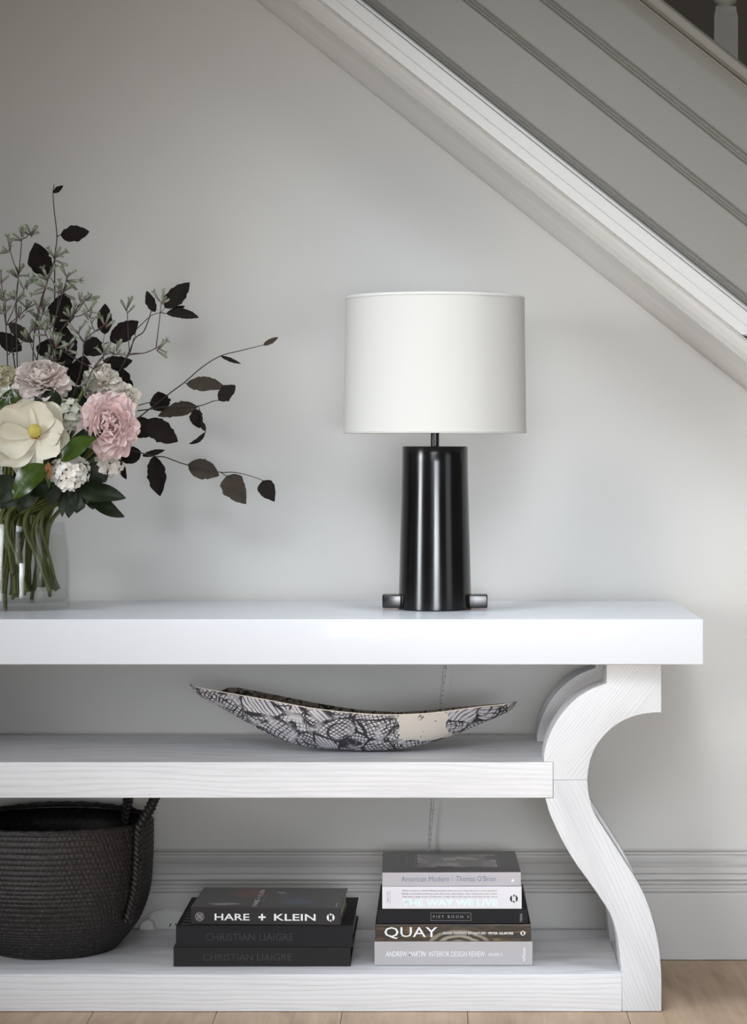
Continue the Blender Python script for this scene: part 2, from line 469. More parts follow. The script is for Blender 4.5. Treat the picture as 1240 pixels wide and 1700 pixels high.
# drum shade: fabric inside and out with a folded rim
M['shade'] = mat('linen_shade', (227, 226, 222), 0.85, 0.1)
t = NT(M['shade']); v = t.coords(kind='Object')
wv = t.n('ShaderNodeTexWave', wave_type='BANDS', bands_direction='Z'); wv.inputs['Scale'].default_value = 320; wv.inputs['Distortion'].default_value = 1.5; wv.inputs['Detail'].default_value = 1
t.l(v, wv.inputs['Vector']); nz = t.noise(v, 500, 2)
t.bump(t.math('ADD', wv.outputs['Fac'], nz.outputs['Fac']), 0.12, 0.0005)
t.b.inputs['Subsurface Weight'].default_value = 0.0
tr = t.n('ShaderNodeBsdfTranslucent'); tr.inputs['Color'].default_value = (0.9, 0.88, 0.84, 1)
mx = t.n('ShaderNodeMixShader'); mx.inputs[0].default_value = 0.22
out = t.t.nodes['Material Output']
t.l(t.b.outputs[0], mx.inputs[1]); t.l(tr.outputs[0], mx.inputs[2]); t.l(mx.outputs[0], out.inputs['Surface'])
rb, rt_ = 151.5 * k, 148.5 * k
zb_, zt_ = hz(719.5), hz(493.5)
th_ = .0012
MB().lathe([(rb - th_, zb_ + .001), (rb, zb_), (rb + .0006, zb_ + .001), (rb + .0006, zb_ + .005), (rb, zb_ + .0055), (rt_, zt_ - .0055), (rt_ + .0006, zt_ - .005), (rt_ + .0006, zt_ - .001), (rt_, zt_), (rt_ - th_, zt_ - .001), (rb - th_, zb_ + .001)], 96).build('shade', M['shade'], lamp, smooth='auto')
MB().tube([(-(rb - .002), 0, zb_ + .03), (rb - .002, 0, zb_ + .03)], .0016, 8).tube([(0, -(rb - .002), zb_ + .03), (0, rb - .002, zb_ + .03)], .0016, 8).build('shade_spider', M['black'], lamp)
# clear flex hanging down the wall
M['flex'] = mat('clear_flex', (196, 194, 196), 0.3, 0.5)
pts = [(lx, DLMP - DW + rl, ZT + .012), (lx + .03, -.055, ZT + .02), (lx + .035, -.022, ZT + .004)] + [tuple(P(x, y, 5.192)) for x, y in ((742, 1070), (739, 1110), (733, 1160), (727, 1210), (722, 1265), (719, 1325), (716, 1365), (712.5, 1405))] + [tuple(P(710, 1425, 5.165)), tuple(P(708, 1540, 5.158)), tuple(P(705, 1580, 5.158))]
LV = Vector(lamp.location)
cord = MB().tube([Vector(p) - LV for p in cr([tuple(p) for p in pts], 5)], .0028, 8).build('flex', M['flex'], lamp, smooth=True)
cord['label'] = 'clear flex hanging down the wall behind the shelves'
t = NT(M['flex'])
mr = t.noise(t.coords(scale=(300, 300, 160)), 1.0, 1)
t.col(t.ramp(mr.outputs['Fac'], [(0.36, (120, 118, 120)), (0.46, (198, 196, 198))]))

# ------------------------------------------------------------------ bark bowl on the middle shelf
DB = 4.87
front = cr([(316, 1141), (335, 1145), (370, 1151), (410, 1158), (455, 1166), (500, 1174.5), (550, 1182), (600, 1187.5), (650, 1189.5), (700, 1188), (750, 1182.5), (790, 1177), (830, 1173), (858, 1168.5)], 4)
bott = [(316, 1141), (330, 1158), (360, 1173), (400, 1196), (440, 1220), (480, 1237), (520, 1246), (580, 1249.5), (640, 1249.5), (690, 1244), (740, 1229), (790, 1209), (830, 1191), (850, 1180), (858, 1168.5)]
back = [(316, 1141.5), (345, 1148), (362, 1150), (374, 1144), (392, 1144.5), (430, 1152), (480, 1162), (520, 1169.5), (560, 1176), (600, 1181.5), (660, 1185), (720, 1181), (752, 1176.5), (800, 1173), (858, 1169)]
def itp(L, x):
    for (x0, y0), (x1, y1) in zip(L, L[1:]):
        if x <= x1: return y0 + (y1 - y0) * (x - x0) / (x1 - x0)
    return L[-1][1]
bs = cr(bott, 5); bk = back
rows_o = []
ZM_ = ZM
lowz = 1e9
XS = [316 + (858 - 316) * i / 72 for i in range(73)]
for x in XS:
    u = (x - 316) / 542
    w = 0.105 * (max(0.0, math.sin(math.pi * u)) ** 0.62) + 0.004
    df = DB - w; db = DB + w * 0.95
    zf = zz(itp(front, x), df); zbk = zz(itp(bk, x), db)
    dm = DB - w * 0.18
    zbm = zz(itp(bs, x), dm)
    X = zx(x, DB)
    r = []
    n = 14
    for i in range(n + 1):
        t_ = i / n                          # 0 front rim .. 1 back rim
        a = (t_ - 0.5) * 2
        y = DB + (-w * 1.0 if a < 0 else w * .95) * (abs(a) ** 0.75)
        zr = zf if a < 0 else zbk
        z = zbm + (zr - zbm) * (abs(a) ** 1.75)
        # creases of the folded bark
        y += 0.0035 * mnoise.noise((X * 9, a * 2, 3)); z += 0.0022 * mnoise.noise((X * 11, a * 2.5, 8)) * (1 - abs(a) * .6)
        r.append(Vector((X, y - DW, z))); lowz = min(lowz, z)
    rows_o.append(r)
sh = ZM + 0.0008 - lowz
bowl_loc = Vector((zx(600, DB), DB - DW, ZM))
bowl = thing('bark_bowl', 'long boat-shaped bark bowl with black line drawing on the middle shelf', 'bowl', bowl_loc)
M['bark'] = mat('patterned_bark_paper', (214, 208, 202), 0.75, 0.2)
t = NT(M['bark'])
v = t.coords(scale=(1, 1, 1.15))
wn = t.noise(v, 9, 2); va = t.n('ShaderNodeVectorMath', operation='MULTIPLY_ADD')
va.inputs[1].default_value = (.05, .05, .05); t.l(wn.outputs['Color'], va.inputs[0]); t.l(v, va.inputs[2])
vw = va.outputs[0]
vo = t.n('ShaderNodeTexVoronoi', feature='F1'); vo.inputs['Scale'].default_value = 17; t.l(vw, vo.inputs['Vector'])
ve = t.n('ShaderNodeTexVoronoi', feature='DISTANCE_TO_EDGE'); ve.inputs['Scale'].default_value = 17; t.l(vw, ve.inputs['Vector'])
sp = t.n('ShaderNodeSeparateColor'); t.l(vo.outputs['Color'], sp.inputs[0])
# each patch has its own hatching direction
ro = t.n('ShaderNodeVectorRotate', rotation_type='Y_AXIS'); t.l(vw, ro.inputs['Vector']); t.l(t.math('MULTIPLY', sp.outputs[0], 6.0), ro.inputs['Angle'])
sx = t.n('ShaderNodeSeparateXYZ'); t.l(ro.outputs[0], sx.inputs[0])
s1 = t.math('ABSOLUTE', t.math('SINE', t.math('MULTIPLY', sx.outputs['X'], 430.0)))
s2 = t.math('ABSOLUTE', t.math('SINE', t.math('MULTIPLY', sx.outputs['Z'], 380.0)))
l1 = t.math('LESS_THAN', s1, 0.40)
l2 = t.math('MULTIPLY', t.math('LESS_THAN', s2, 0.40), t.math('GREATER_THAN', sp.outputs[1], 0.42))
# loops drawn around the patch centres
lp = t.math('ABSOLUTE', t.math('SINE', t.math('MULTIPLY', vo.outputs['Distance'], 16.0)))
l3 = t.math('MULTIPLY', t.math('LESS_THAN', lp, 0.34), t.math('GREATER_THAN', sp.outputs[2], 0.45))
l4 = t.math('LESS_THAN', ve.outputs['Distance'], 0.045)
lines = t.math('MAXIMUM', t.math('MAXIMUM', l1, l2), t.math('MAXIMUM', l3, l4))
# ink fades in blotches
bl_ = t.noise(v, 40, 3); ink = t.math('MULTIPLY', lines, t.ramp(bl_.outputs['Fac'], [(0.3, (120, 120, 120)), (0.5, (250, 250, 250))]))
# a worn blank patch right of the middle and tan creases
so = t.n('ShaderNodeTexCoord'); sxo = t.n('ShaderNodeSeparateXYZ'); t.l(so.outputs['Object'], sxo.inputs[0])
pn = t.noise(v, 22, 3)
xo = t.math('ADD', sxo.outputs['X'], t.math('MULTIPLY', t.math('SUBTRACT', pn.outputs['Fac'], 0.5), 0.06))
zo = t.math('ADD', sxo.outputs['Z'], t.math('MULTIPLY', t.math('SUBTRACT', pn.outputs['Fac'], 0.5), 0.02))
blank = t.math('MULTIPLY', t.math('MULTIPLY', t.math('GREATER_THAN', xo, 0.082), t.math('LESS_THAN', xo, 0.175)), t.math('GREATER_THAN', zo, 0.028))
spot = t.math('GREATER_THAN', t.noise(v, 60, 2).outputs['Fac'], 0.66)
ink = t.math('MULTIPLY', ink, t.math('SUBTRACT', 1.0, t.math('MULTIPLY', blank, t.math('SUBTRACT', 1.0, spot))))
base = t.ramp(t.noise(v, 14, 3).outputs['Fac'], [(0.35, (176, 174, 180)), (0.65, (204, 201, 202))])
base = t.mix(blank, base, (206, 198, 190))
t.col(t.mix(ink, base, (34, 32, 38)))
t.bump(t.noise(v, 60, 4).outputs['Fac'], 0.4, 0.0015)
# body with a real thickness: outer skin, then inner skin
TH = 0.0032
mb = MB()
outer = [[p + Vector((0, 0, sh)) - bowl_loc for p in r] for r in rows_o]
inner = []
for j, r in enumerate(outer):
    q_ = []
    for i, p in enumerate(r):
        a = (i / 14 - 0.5) * 2
        q_.append(p + Vector((0, -a * TH, TH * (1 - abs(a)) + (0.0003 if abs(a) > .99 else 0))))
    inner.append(q_)
loops = [o + list(reversed(i)) for o, i in zip(outer, inner)]
mb.grid(loops, closed=True)
n = len(loops[0]); mb.f.append(tuple(range(n))); mb.f.append(tuple(range((len(loops) - 1) * n, len(loops) * n)))
body = mb.build('body', M['bark'], bowl, smooth='auto')
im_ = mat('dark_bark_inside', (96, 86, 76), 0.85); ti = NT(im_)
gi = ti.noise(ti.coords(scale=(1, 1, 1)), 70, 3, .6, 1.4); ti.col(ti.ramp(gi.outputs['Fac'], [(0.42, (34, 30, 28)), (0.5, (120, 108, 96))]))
body.data.materials.append(im_)
nl = len(loops[0])
for p_ in body.data.polygons:
    cols = [v_ % nl for v_ in p_.vertices]
    if all(c_i >= 15 for c_i in cols): p_.material_index = 1
MB().tube([o[0] + Vector((0, .001, 0)) for o in outer[1:-1]], .0011, 6).build('rim', mat('torn_bark_edge', (214, 204, 190), 0.8), bowl, smooth=True)
# dark folded tip on the right and a lifted flap on the left
tm = mat('dark_bark_tip', (112, 104, 98), 0.8); tt = NT(tm)
g = tt.noise(tt.coords(), 90, 3, .6, 1.0); tt.col(tt.ramp(g.outputs['Fac'], [(0.45, (40, 37, 38)), (0.55, (128, 120, 112))]))
e0 = P(829, 1173, 4.85) - bowl_loc + Vector((0, 0, sh)); e1 = P(858.5, 1167.5, 4.862) - bowl_loc + Vector((0, 0, sh)); e2 = P(840, 1184, 4.848) - bowl_loc + Vector((0, 0, sh)); e3 = P(852, 1178, 4.855) - bowl_loc + Vector((0, 0, sh))
tv = [e0, e1, e3, e2]
mb = MB().add([p + Vector((0, -.003, 0)) for p in tv] + [p + Vector((0, .004, 0)) for p in tv], [(0, 1, 2, 3), (7, 6, 5, 4), (0, 4, 5, 1), (1, 5, 6, 2), (2, 6, 7, 3), (3, 7, 4, 0)])
mb.build('folded_tip', tm, bowl)

# ------------------------------------------------------------------ books
def text_me(s, name, bold=0.0, shear=0.0):
    cu = bpy.data.curves.new(name, 'FONT'); cu.body = s; cu.resolution_u = 2; cu.offset = bold; cu.shear = shear
    o = bpy.data.objects.new(name, cu); COL.objects.link(o)
    dg = bpy.context.evaluated_depsgraph_get(); dg.update()
    me = bpy.data.meshes.new_from_object(o.evaluated_get(dg), depsgraph=dg)
    bpy.data.objects.remove(o); bpy.data.curves.remove(cu)
    return me
def text(s, parent, m, x0, x1, z0, z1, y, name='lettering', bold=0.0, spin=0, flat=False, shear=0.0):
    """print fitted into the rectangle x0..x1, z0..z1 of a spine (or x, y of a cover when flat)"""
    me = text_me(s, name, bold, shear)
    xs = [v.co.x for v in me.vertices]; ys = [v.co.y for v in me.vertices]
    ax, bx, ay, by = min(xs), max(xs), min(ys), max(ys)
    for v in me.vertices:
        u = (v.co.x - ax) / (bx - ax); w = (v.co.y - ay) / (by - ay)
        if spin == 1: u, w = 1 - w, u              # reads upwards
        elif spin == -1: u, w = w, 1 - u           # reads downwards
        X = x0 + u * (x1 - x0); Z = z0 + w * (z1 - z0)
        v.co = (X, Z, y) if flat else (X, y, Z)
    me.update()
    me.materials.clear()
    return obj(name, me, m, parent)
M['page'] = mat('book_pages', (206, 200, 190), 0.8)
t = NT(M['page']); pw = t.noise(t.coords(scale=(2, 2, 900)), 1.0, 2); t.bump(pw.outputs['Fac'], 0.5, 0.0006)
t.col(t.ramp(pw.outputs['Fac'], [(0.35, (176, 170, 160)), (0.6, (214, 208, 198))]))
def book(label, px0, px1, py_top, py_bot, d, depth, m_cover, zbase, rz=0, m_spine=None, m_top=None, group=None, soft=False):
    w = (px1 - px0) * d / F; h = (py_bot - py_top) * d / F - 0.0004
    c = Vector((zx((px0 + px1) / 2, d), d - DW, zbase + 0.0003))
    b = thing('book', label, 'book', c, group, rz)
    th_ = 0.003
    hw = w / 2
    # case: two boards and a rounded-edge spine
    MB().box(-hw, hw, 0.0008, depth, h - th_, h).build('front_board', m_top or m_cover, b, bevel=0.0007, seg=2)
    MB().box(-hw, hw, 0.0008, depth, 0, th_).build('back_board', m_cover, b, bevel=0.0007, seg=2)
    MB().box(-hw, hw, 0, 0.004, 0.0002, h - 0.0002).build('spine', m_spine or m_cover, b, bevel=0.0012, seg=3)
    MB().box(-hw + .004, hw - .004, 0.004, depth - .005, th_, h - th_).build('pages', M['page'], b)
    b['w'] = w; b['h'] = h
    return b, w, h
def bpx(b, w, px0, px1):
    """pixel along the spine -> local x"""
    return lambda px: -w / 2 + (px - px0) / (px1 - px0) * w

M['ink_white'] = mat('white_print', (236, 238, 240), 0.5)
M['ink_grey'] = mat('grey_print', (150, 150, 152), 0.5)
M['ink_black'] = mat('black_print', (18, 18, 20), 0.5)
M['ink_blue'] = mat('blue_grey_print', (112, 124, 150), 0.5)
M['ink_aqua'] = mat('pale_aqua_print', (226, 252, 250), 0.45)
M['ink_blind'] = mat('blind_stamped_black', (44, 43, 45), 0.35)
def cloth(name, col, rough=0.7):
    m = mat(name, col, rough, 0.3); t = NT(m)
    nz = t.noise(t.coords(), 700, 2); t.bump(nz.outputs['Fac'], 0.15, 0.0004); return m
M['cl_black'] = cloth('black_book_cloth', (26, 25, 28)); M['cl_brown'] = cloth('brown_black_book_cloth', (34, 31, 31))
M['hk_spine'] = mat('aubergine_black_jacket', (26, 22, 27), 0.35)
# abstract picture for a jacket: dark with a red smudge and pale strokes
m = mat('dark_photo_jacket', (26, 26, 28), 0.25); t = NT(m); v = t.coords()
c = t.ramp(t.noise(v, 9, 3).outputs['Fac'], [(0.35, (20, 20, 22)), (0.7, (52, 52, 56))])
sg = t.n('ShaderNodeSeparateXYZ'); t.l(v, sg.inputs[0])
def blob(cx, cy, rx, ry):
    a = t.math('MULTIPLY', t.math('SUBTRACT', sg.outputs['X'], cx), 1 / rx); b_ = t.math('MULTIPLY', t.math('SUBTRACT', sg.outputs['Y'], cy), 1 / ry)
    r2 = t.math('ADD', t.math('MULTIPLY', a, a), t.math('MULTIPLY', b_, b_))
    r2 = t.math('ADD', r2, t.math('MULTIPLY', t.noise(v, 34, 3).outputs['Fac'], 1.2))
    return t.ramp(r2, [(0.75, (255, 255, 255)), (1.25, (0, 0, 0))])
c = t.mix(blob(-.045, .15, .055, .075), c, (104, 44, 32))
c = t.mix(blob(-.085, .035, .05, .022), c, (158, 154, 166))
c = t.mix(blob(.02, .16, .02, .03), c, (110, 108, 112))
c = t.mix(blob(.06, .06, .06, .05), c, (62, 74, 104))
t.col(c); M['hk_top'] = m

def ring_emblem(parent, m, cx, cz, r, y):
    """round seal: ring and knot"""
    n = 28
    mb = MB()
    for ra, rb_ in ((r, r * .86), (r * .62, r * .48), (r * .3, r * .14)):
        mb.grid([[(cx + q * math.cos(2 * math.pi * i / n), y, cz + q * math.sin(2 * math.pi * i / n)) for i in range(n)] for q in (ra, rb_)], closed=True)
    for i in range(4):
        a = math.pi / 4 + i * math.pi / 2; ca, sa = math.cos(a), math.sin(a); w = r * .08
        mb.add([(cx + ca * r * .1 - sa * w, y, cz + sa * r * .1 + ca * w), (cx + ca * r * .1 + sa * w, y, cz + sa * r * .1 - ca * w), (cx + ca * r * .88 + sa * w, y, cz + sa * r * .88 - ca * w), (cx + ca * r * .88 - sa * w, y, cz + sa * r * .88 + ca * w)], [(0, 1, 2, 3)])
    return mb.build('emblem', m, parent)
def swirl_emblem(parent, m, cx, cz, r, y):
    """two facing hooks turning around each other"""
    mb = MB(); n = 14
    for s in (0, math.pi):
        A = []; B = []
        for i in range(n + 1):
            u = i / n; a = s + R(115) + u * R(140)
            wd = r * (.12 + .55 * math.sin(math.pi * min(1, u * 1.05)) ** .8); ox, oz = math.cos(s + R(180)) * r * .16, math.sin(s + R(180)) * r * .16
            A.append((cx + ox + math.cos(a) * r, y, cz + oz + math.sin(a) * r * 1.05)); B.append((cx + ox + math.cos(a) * (r - wd), y, cz + oz + math.sin(a) * (r - wd)))
        mb.grid([A, B])
        a = s + R(100)
        mb.add([(cx + math.cos(a) * r * 1.35, y, cz + math.sin(a) * r * 1.35), (cx + math.cos(a - .6) * r * .95, y, cz + math.sin(a - .6) * r * .95), (cx + math.cos(a + .1) * r * .5, y, cz + math.sin(a + .1) * r * .5)], [(0, 1, 2)])
    return mb.build('emblem', m, parent)

YT = -0.0004
DK = (H - ZL) * F / (1605 - Y0)
# left stack
z = ZL + 0.0006
b, w, h = book('brown-black clothbound book at the bottom of the left stack', 288, 582, 1573, 1605, DK, 0.30, M['cl_brown'], z, rz=R(0.3)); X = bpx(b, w, 288, 582)
text('CHRISTIAN LIAIGRE', b, M['ink_blind'], X(337), X(484), h * .30, h * .66, YT)
z += h + .0003
b, w, h = book('black clothbound book in the middle of the left stack', 292, 586, 1537, 1573, DK, 0.30, M['cl_black'], z, rz=R(-0.2)); X = bpx(b, w, 292, 586)
text('CHRISTIAN LIAIGRE', b, M['ink_blind'], X(341), X(487), h * .30, h * .64, YT)
mb = MB()
for i in range(5):                       # pale rules printed along the left edge of its cover
    mb.add([(X(300), .012 + i * .03, h + .0003), (X(314), .012 + i * .03, h + .0003), (X(314), .0155 + i * .03, h + .0003), (X(300), .0155 + i * .03, h + .0003)], [(0, 1, 2, 3)])
cp = mb.build('cover_print', M['ink_grey'], b); cp['kind'] = 'stuff'
z += h + .0003
b, w, h = book('dark jacketed book with bold white lettering on top of the left stack', 316, 566, 1507, 1536.5, DK + .004, 0.215, M['hk_spine'], z, rz=R(-1.6), m_top=M['hk_top']); X = bpx(b, w, 316, 566)
text('HARE', b, M['ink_white'], X(356), X(414), h * .26, h * .64, YT, bold=.012)
text('+', b, M['ink_white'], X(429), X(441), h * .26, h * .64, YT, bold=.03)
text('KLEIN', b, M['ink_white'], X(455), X(524), h * .26, h * .64, YT, bold=.012)
ring_emblem(b, M['ink_grey'], X(331), h * .46, .0088, YT)
swirl_emblem(b, M['ink_white'], X(549), h * .45, .0068, YT)
text('HARE + KLEIN', b, M['ink_white'], X(417), X(425), .012, .19, h + .0004, spin=1, flat=True, name='cover_lettering')
text('Interior', b, M['ink_grey'], X(430), X(433), .05, .15, h + .0004, spin=1, flat=True, name='cover_lettering')
text('Hardie', b, M['ink_white'], X(556), X(559), .012, .05, h + .0004, spin=1, flat=True, name='cover_lettering')

# right stack
DK2 = (H - ZL) * F / (1603.5 - Y0)
M['am_grey'] = mat('grey_book_jacket', (178, 174, 176), 0.4)
z = ZL + 0.0006
b, w, h = book('large grey book at the bottom of the right stack', 621.5, 884, 1563.5, 1603.5, DK2, 0.29, M['am_grey'], z); X = bpx(b, w, 621.5, 884)
text('ANDREW MARTIN', b, M['ink_white'], X(640), X(707), h * .37, h * .59, YT, bold=.012, shear=.15)
text('INTERIOR DESIGN REVIEW', b, M['ink_white'], X(712), X(805), h * .37, h * .59, YT)
text('VOLUME 17', b, M['ink_white'], X(810), X(834), h * .39, h * .52, YT)
text('teNeues', b, M['ink_white'], X(867), X(872), h * .16, h * .76, YT, spin=1, bold=.01)
z += h + .0003
# cooking book with a shell-like spine picture
m = mat('shell_picture_spine', (60, 50, 40), 0.3); t = NT(m); v = t.coords()
sg = t.n('ShaderNodeSeparateXYZ'); t.l(v, sg.inputs[0])
dx = t.math('SUBTRACT', sg.outputs['X'], .012); dz = t.math('MULTIPLY', t.math('SUBTRACT', sg.outputs['Z'], -.012), 1.9)
rad = t.math('SQRT', t.math('ADD', t.math('MULTIPLY', dx, dx), t.math('MULTIPLY', dz, dz)))
rad = t.math('ADD', rad, t.math('MULTIPLY', t.noise(v, 40, 2).outputs['Fac'], .012))
rings = t.math('ABSOLUTE', t.math('SINE', t.math('MULTIPLY', rad, 165.0)))
rc = t.ramp(rings, [(0.2, (30, 28, 24)), (0.55, (74, 66, 54)), (0.95, (150, 142, 128))])
st = t.ramp(t.noise(t.coords(scale=(18, 1, 160)), 1.0, 3, .6, .8).outputs['Fac'], [(0.35, (14, 14, 12)), (0.55, (58, 44, 26)), (0.75, (126, 100, 66))])
far = t.ramp(rad, [(0.06, (0, 0, 0)), (0.085, (255, 255, 255))])
t.col(t.mix(far, rc, st)); M['quay'] = m
b, w, h = book('book with big white capitals on a brown shell-patterned spine in the right stack', 623, 881, 1535, 1563.5, DK2 + .001, 0.275, M['cl_black'], z, m_spine=m); X = bpx(b, w, 623, 881)
text('QUAY', b, M['ink_white'], X(638), X(726), h * .14, h * .84, YT, bold=.004)
text('FOOD INSPIRED BY NATURE', b, M['ink_white'], X(736), X(806), h * .40, h * .55, YT)
text('PETER GILMORE', b, M['ink_white'], X(811), X(852), h * .40, h * .55, YT, bold=.016)
swirl_emblem(b, M['ink_white'], X(868), h * .48, .0042, YT)
z += h + .0003
b, w, h = book('thin black book with a small framed title under the white book', 626.5, 876, 1510, 1534.5, DK2 + .004, 0.27, M['cl_black'], z); X = bpx(b, w, 626.5, 876)
text('P I E T   B O O N   3', b, M['ink_grey'], X(719), X(778), h * .40, h * .58, YT)
mb = MB(); xa, xb, za, zb2, e = X(715), X(782), h * .22, h * .76, .0005
for q0, q1, q2, q3 in ((xa, xb, za, za + e), (xa, xb, zb2 - e, zb2), (xa, xa + e, za, zb2), (xb - e, xb, za, zb2)):
    mb.add([(q0, YT, q2), (q1, YT, q2), (q1, YT, q3), (q0, YT, q3)], [(0, 1, 2, 3)])
mb.build('printed_frame', M['ink_grey'], b)
text('TERRA', b, M['ink_grey'], X(863), X(867), h * .12, h * .72, YT, spin=1)
z += h + .0003
M['white_jacket'] = mat('white_book_jacket', (226, 224, 230), 0.4)
b, w, h = book('white book with pale aqua capitals and small black lines in the right stack', 634.5, 866, 1472, 1509.5, DK2 + .006, 0.245, M['white_jacket'], z); X = bpx(b, w, 634.5, 866)
text('THE WAY WE LIVE', b, M['ink_aqua'], X(668), X(826), h * .13, h * .43, YT, bold=.024)
ln = ['When it comes to interior lifestyle decisions, there are more ways than ever to find inspiration.',
      'People around the world now seek ideas from other places, other cultures and other times.',
      'They need a single source of reference, a single look at the way the world likes to live. This is']
for i, s_ in enumerate(ln):
    text(s_, b, M['ink_black'], X(667.5), X(825.5), h * (.77 - i * .135), h * (.85 - i * .135), YT)
text('Stafford Cliff', b, M['ink_black'], X(642.5), X(644.5), h * .30, h * .76, YT, spin=1)
text('photographs by Gilles de Chabaneix', b, M['ink_black'], X(646.5), X(648), h * .22, h * .84, YT, spin=1)
swirl_emblem(b, M['ink_black'], X(853), h * .46, .0068, YT)
z += h + .0003
M['am_cover'] = mat('charcoal_jacket', (74, 71, 73), 0.3)
M['am_spine'] = mat('silver_grey_jacket', (184, 180, 186), 0.35)
b, w, h = book('grey book with blue-grey lettering and charcoal cover on top of the right stack', 634.5, 865, 1448, 1471.5, DK2 + .008, 0.25, M['am_spine'], z, rz=R(1.0), m_top=M['am_cover']); X = bpx(b, w, 634.5, 865)
text('American Modern', b, M['ink_blue'], X(666), X(745), h * .34, h * .72, YT)
text('Thomas O’Brien', b, M['ink_blue'], X(757), X(823), h * .34, h * .74, YT)
MB().add([(X(750), YT, h * .3), (X(750.5), YT, h * .3), (X(750.5), YT, h * .76), (X(750), YT, h * .76)], [(0, 1, 2, 3)]).build('printed_rule', M['ink_grey'], b)
MB().add([(X(848), YT, h * .32), (X(853.5), YT, h * .32), (X(852), YT, h * .56)], [(0, 1, 2)]).build('emblem', M['ink_white'], b)
# picture panel on its cover
m = mat('cover_picture', (150, 150, 150), 0.3); t = NT(m); v = t.coords()
br = t.n('ShaderNodeTexVoronoi', feature='F1', distance='CHEBYCHEV'); br.inputs['Scale'].default_value = 28; t.l(v, br.inputs['Vector'])
sc_ = t.n('ShaderNodeSeparateColor'); t.l(br.outputs['Color'], sc_.inputs[0])
t.col(t.ramp(sc_.outputs[0], [(0.0, (122, 119, 120)), (0.35, (150, 147, 146)), (0.7, (86, 82, 84)), (0.85, (172, 168, 164))], 'CONSTANT'))
MB().add([(X(694), .055, h + .0005), (X(828), .055, h + .0005), (X(828), .205, h + .0005), (X(694), .205, h + .0005)], [(0, 1, 2, 3)]).build('cover_picture', m, b)
mb = MB()
for q0, q1, q2, q3 in ((690, 832, .048, .050), (690, 832, .210, .212), (690, 691, .048, .212), (831, 832, .048, .212)):
    mb.add([(X(q0), q2, h + .0004), (X(q1), q2, h + .0004), (X(q1), q3, h + .0004), (X(q0), q3, h + .0004)], [(0, 1, 2, 3)])
mb.build('printed_frame', M['ink_grey'], b)
text('American\nModern', b, M['ink_grey'], X(658), X(664), .08, .19, h + .0004, spin=1, flat=True, name='cover_lettering')
text('Thomas O’Brien', b, M['ink_grey'], X(673), X(678), .08, .18, h + .0004, spin=1, flat=True, name='cover_lettering')

# ------------------------------------------------------------------ woven basket on the low shelf
bc = Vector((zx(88, 4.955), 4.955 - DW, ZL + 0.0008))
basket = thing('woven_basket', 'dark brown-black braided seagrass basket with rope handles on the low shelf', 'basket', bc)
M['weave'] = mat('dark_seagrass', (44, 38, 37), 0.42, 0.5); t = NT(M['weave']); v = t.coords()
nz = t.noise(v, 130, 3, .6)
t.col(t.ramp(nz.outputs['Fac'], [(0.3, (14, 12, 12)), (0.55, (38, 33, 32)), (0.8, (72, 64, 58))]))
t.bump(t.noise(t.coords(scale=(1, 1, 2.5)), 500, 2).outputs['Fac'], 0.5, 0.0008)
bp = cr([(0.118, 0.0), (0.130, 0.003), (0.158, 0.036), (0.180, 0.068), (0.1975, 0.117), (0.203, 0.16), (0.2045, 0.21), (0.2035, 0.262)], 8)
def bprof(s):
    f = s * (len(bp) - 1); i = min(int(f), len(bp) - 2); u = f - i
    return bp[i][0] + (bp[i + 1][0] - bp[i][0]) * u, bp[i][1] + (bp[i + 1][1] - bp[i][1]) * u
ROWS, SUB, COLS, CS = 34, 5, 132, 4
rows = []
for j in range(ROWS * SUB + 1):
    s = j / (ROWS * SUB); r0, z0 = bprof(s)
    ri = j / SUB; fr = ri - math.floor(ri)
    prof_ = math.sin(math.pi * fr) ** 0.6 if 0 < fr < 1 else 0.0
    row = []
    for i in range(COLS * CS):
        a = 2 * math.pi * i / (COLS * CS)
        cc = i / CS + math.floor(ri) * 0.5 + fr * 0.9
        st_ = abs(math.sin(math.pi * cc)) ** 0.7
        wob = 0.003 * mnoise.noise((math.cos(a) * 2.2, math.sin(a) * 2.2, s * 2))
        r = r0 + wob + 0.0036 * (0.25 + 0.75 * prof_) * (0.1 + 0.9 * st_) - 0.001
        zl = z0 - 0.005 * math.cos(2 * a) * s * 0.6 + 0.0008 * st_ * (1 if j > ROWS * SUB - 3 else 0)
        row.append((r * math.cos(a), r * math.sin(a), zl))
    rows.append(row)
w_ = MB().grid(rows, closed=True).build('woven_side', M['weave'], basket, smooth=True, fix=False)
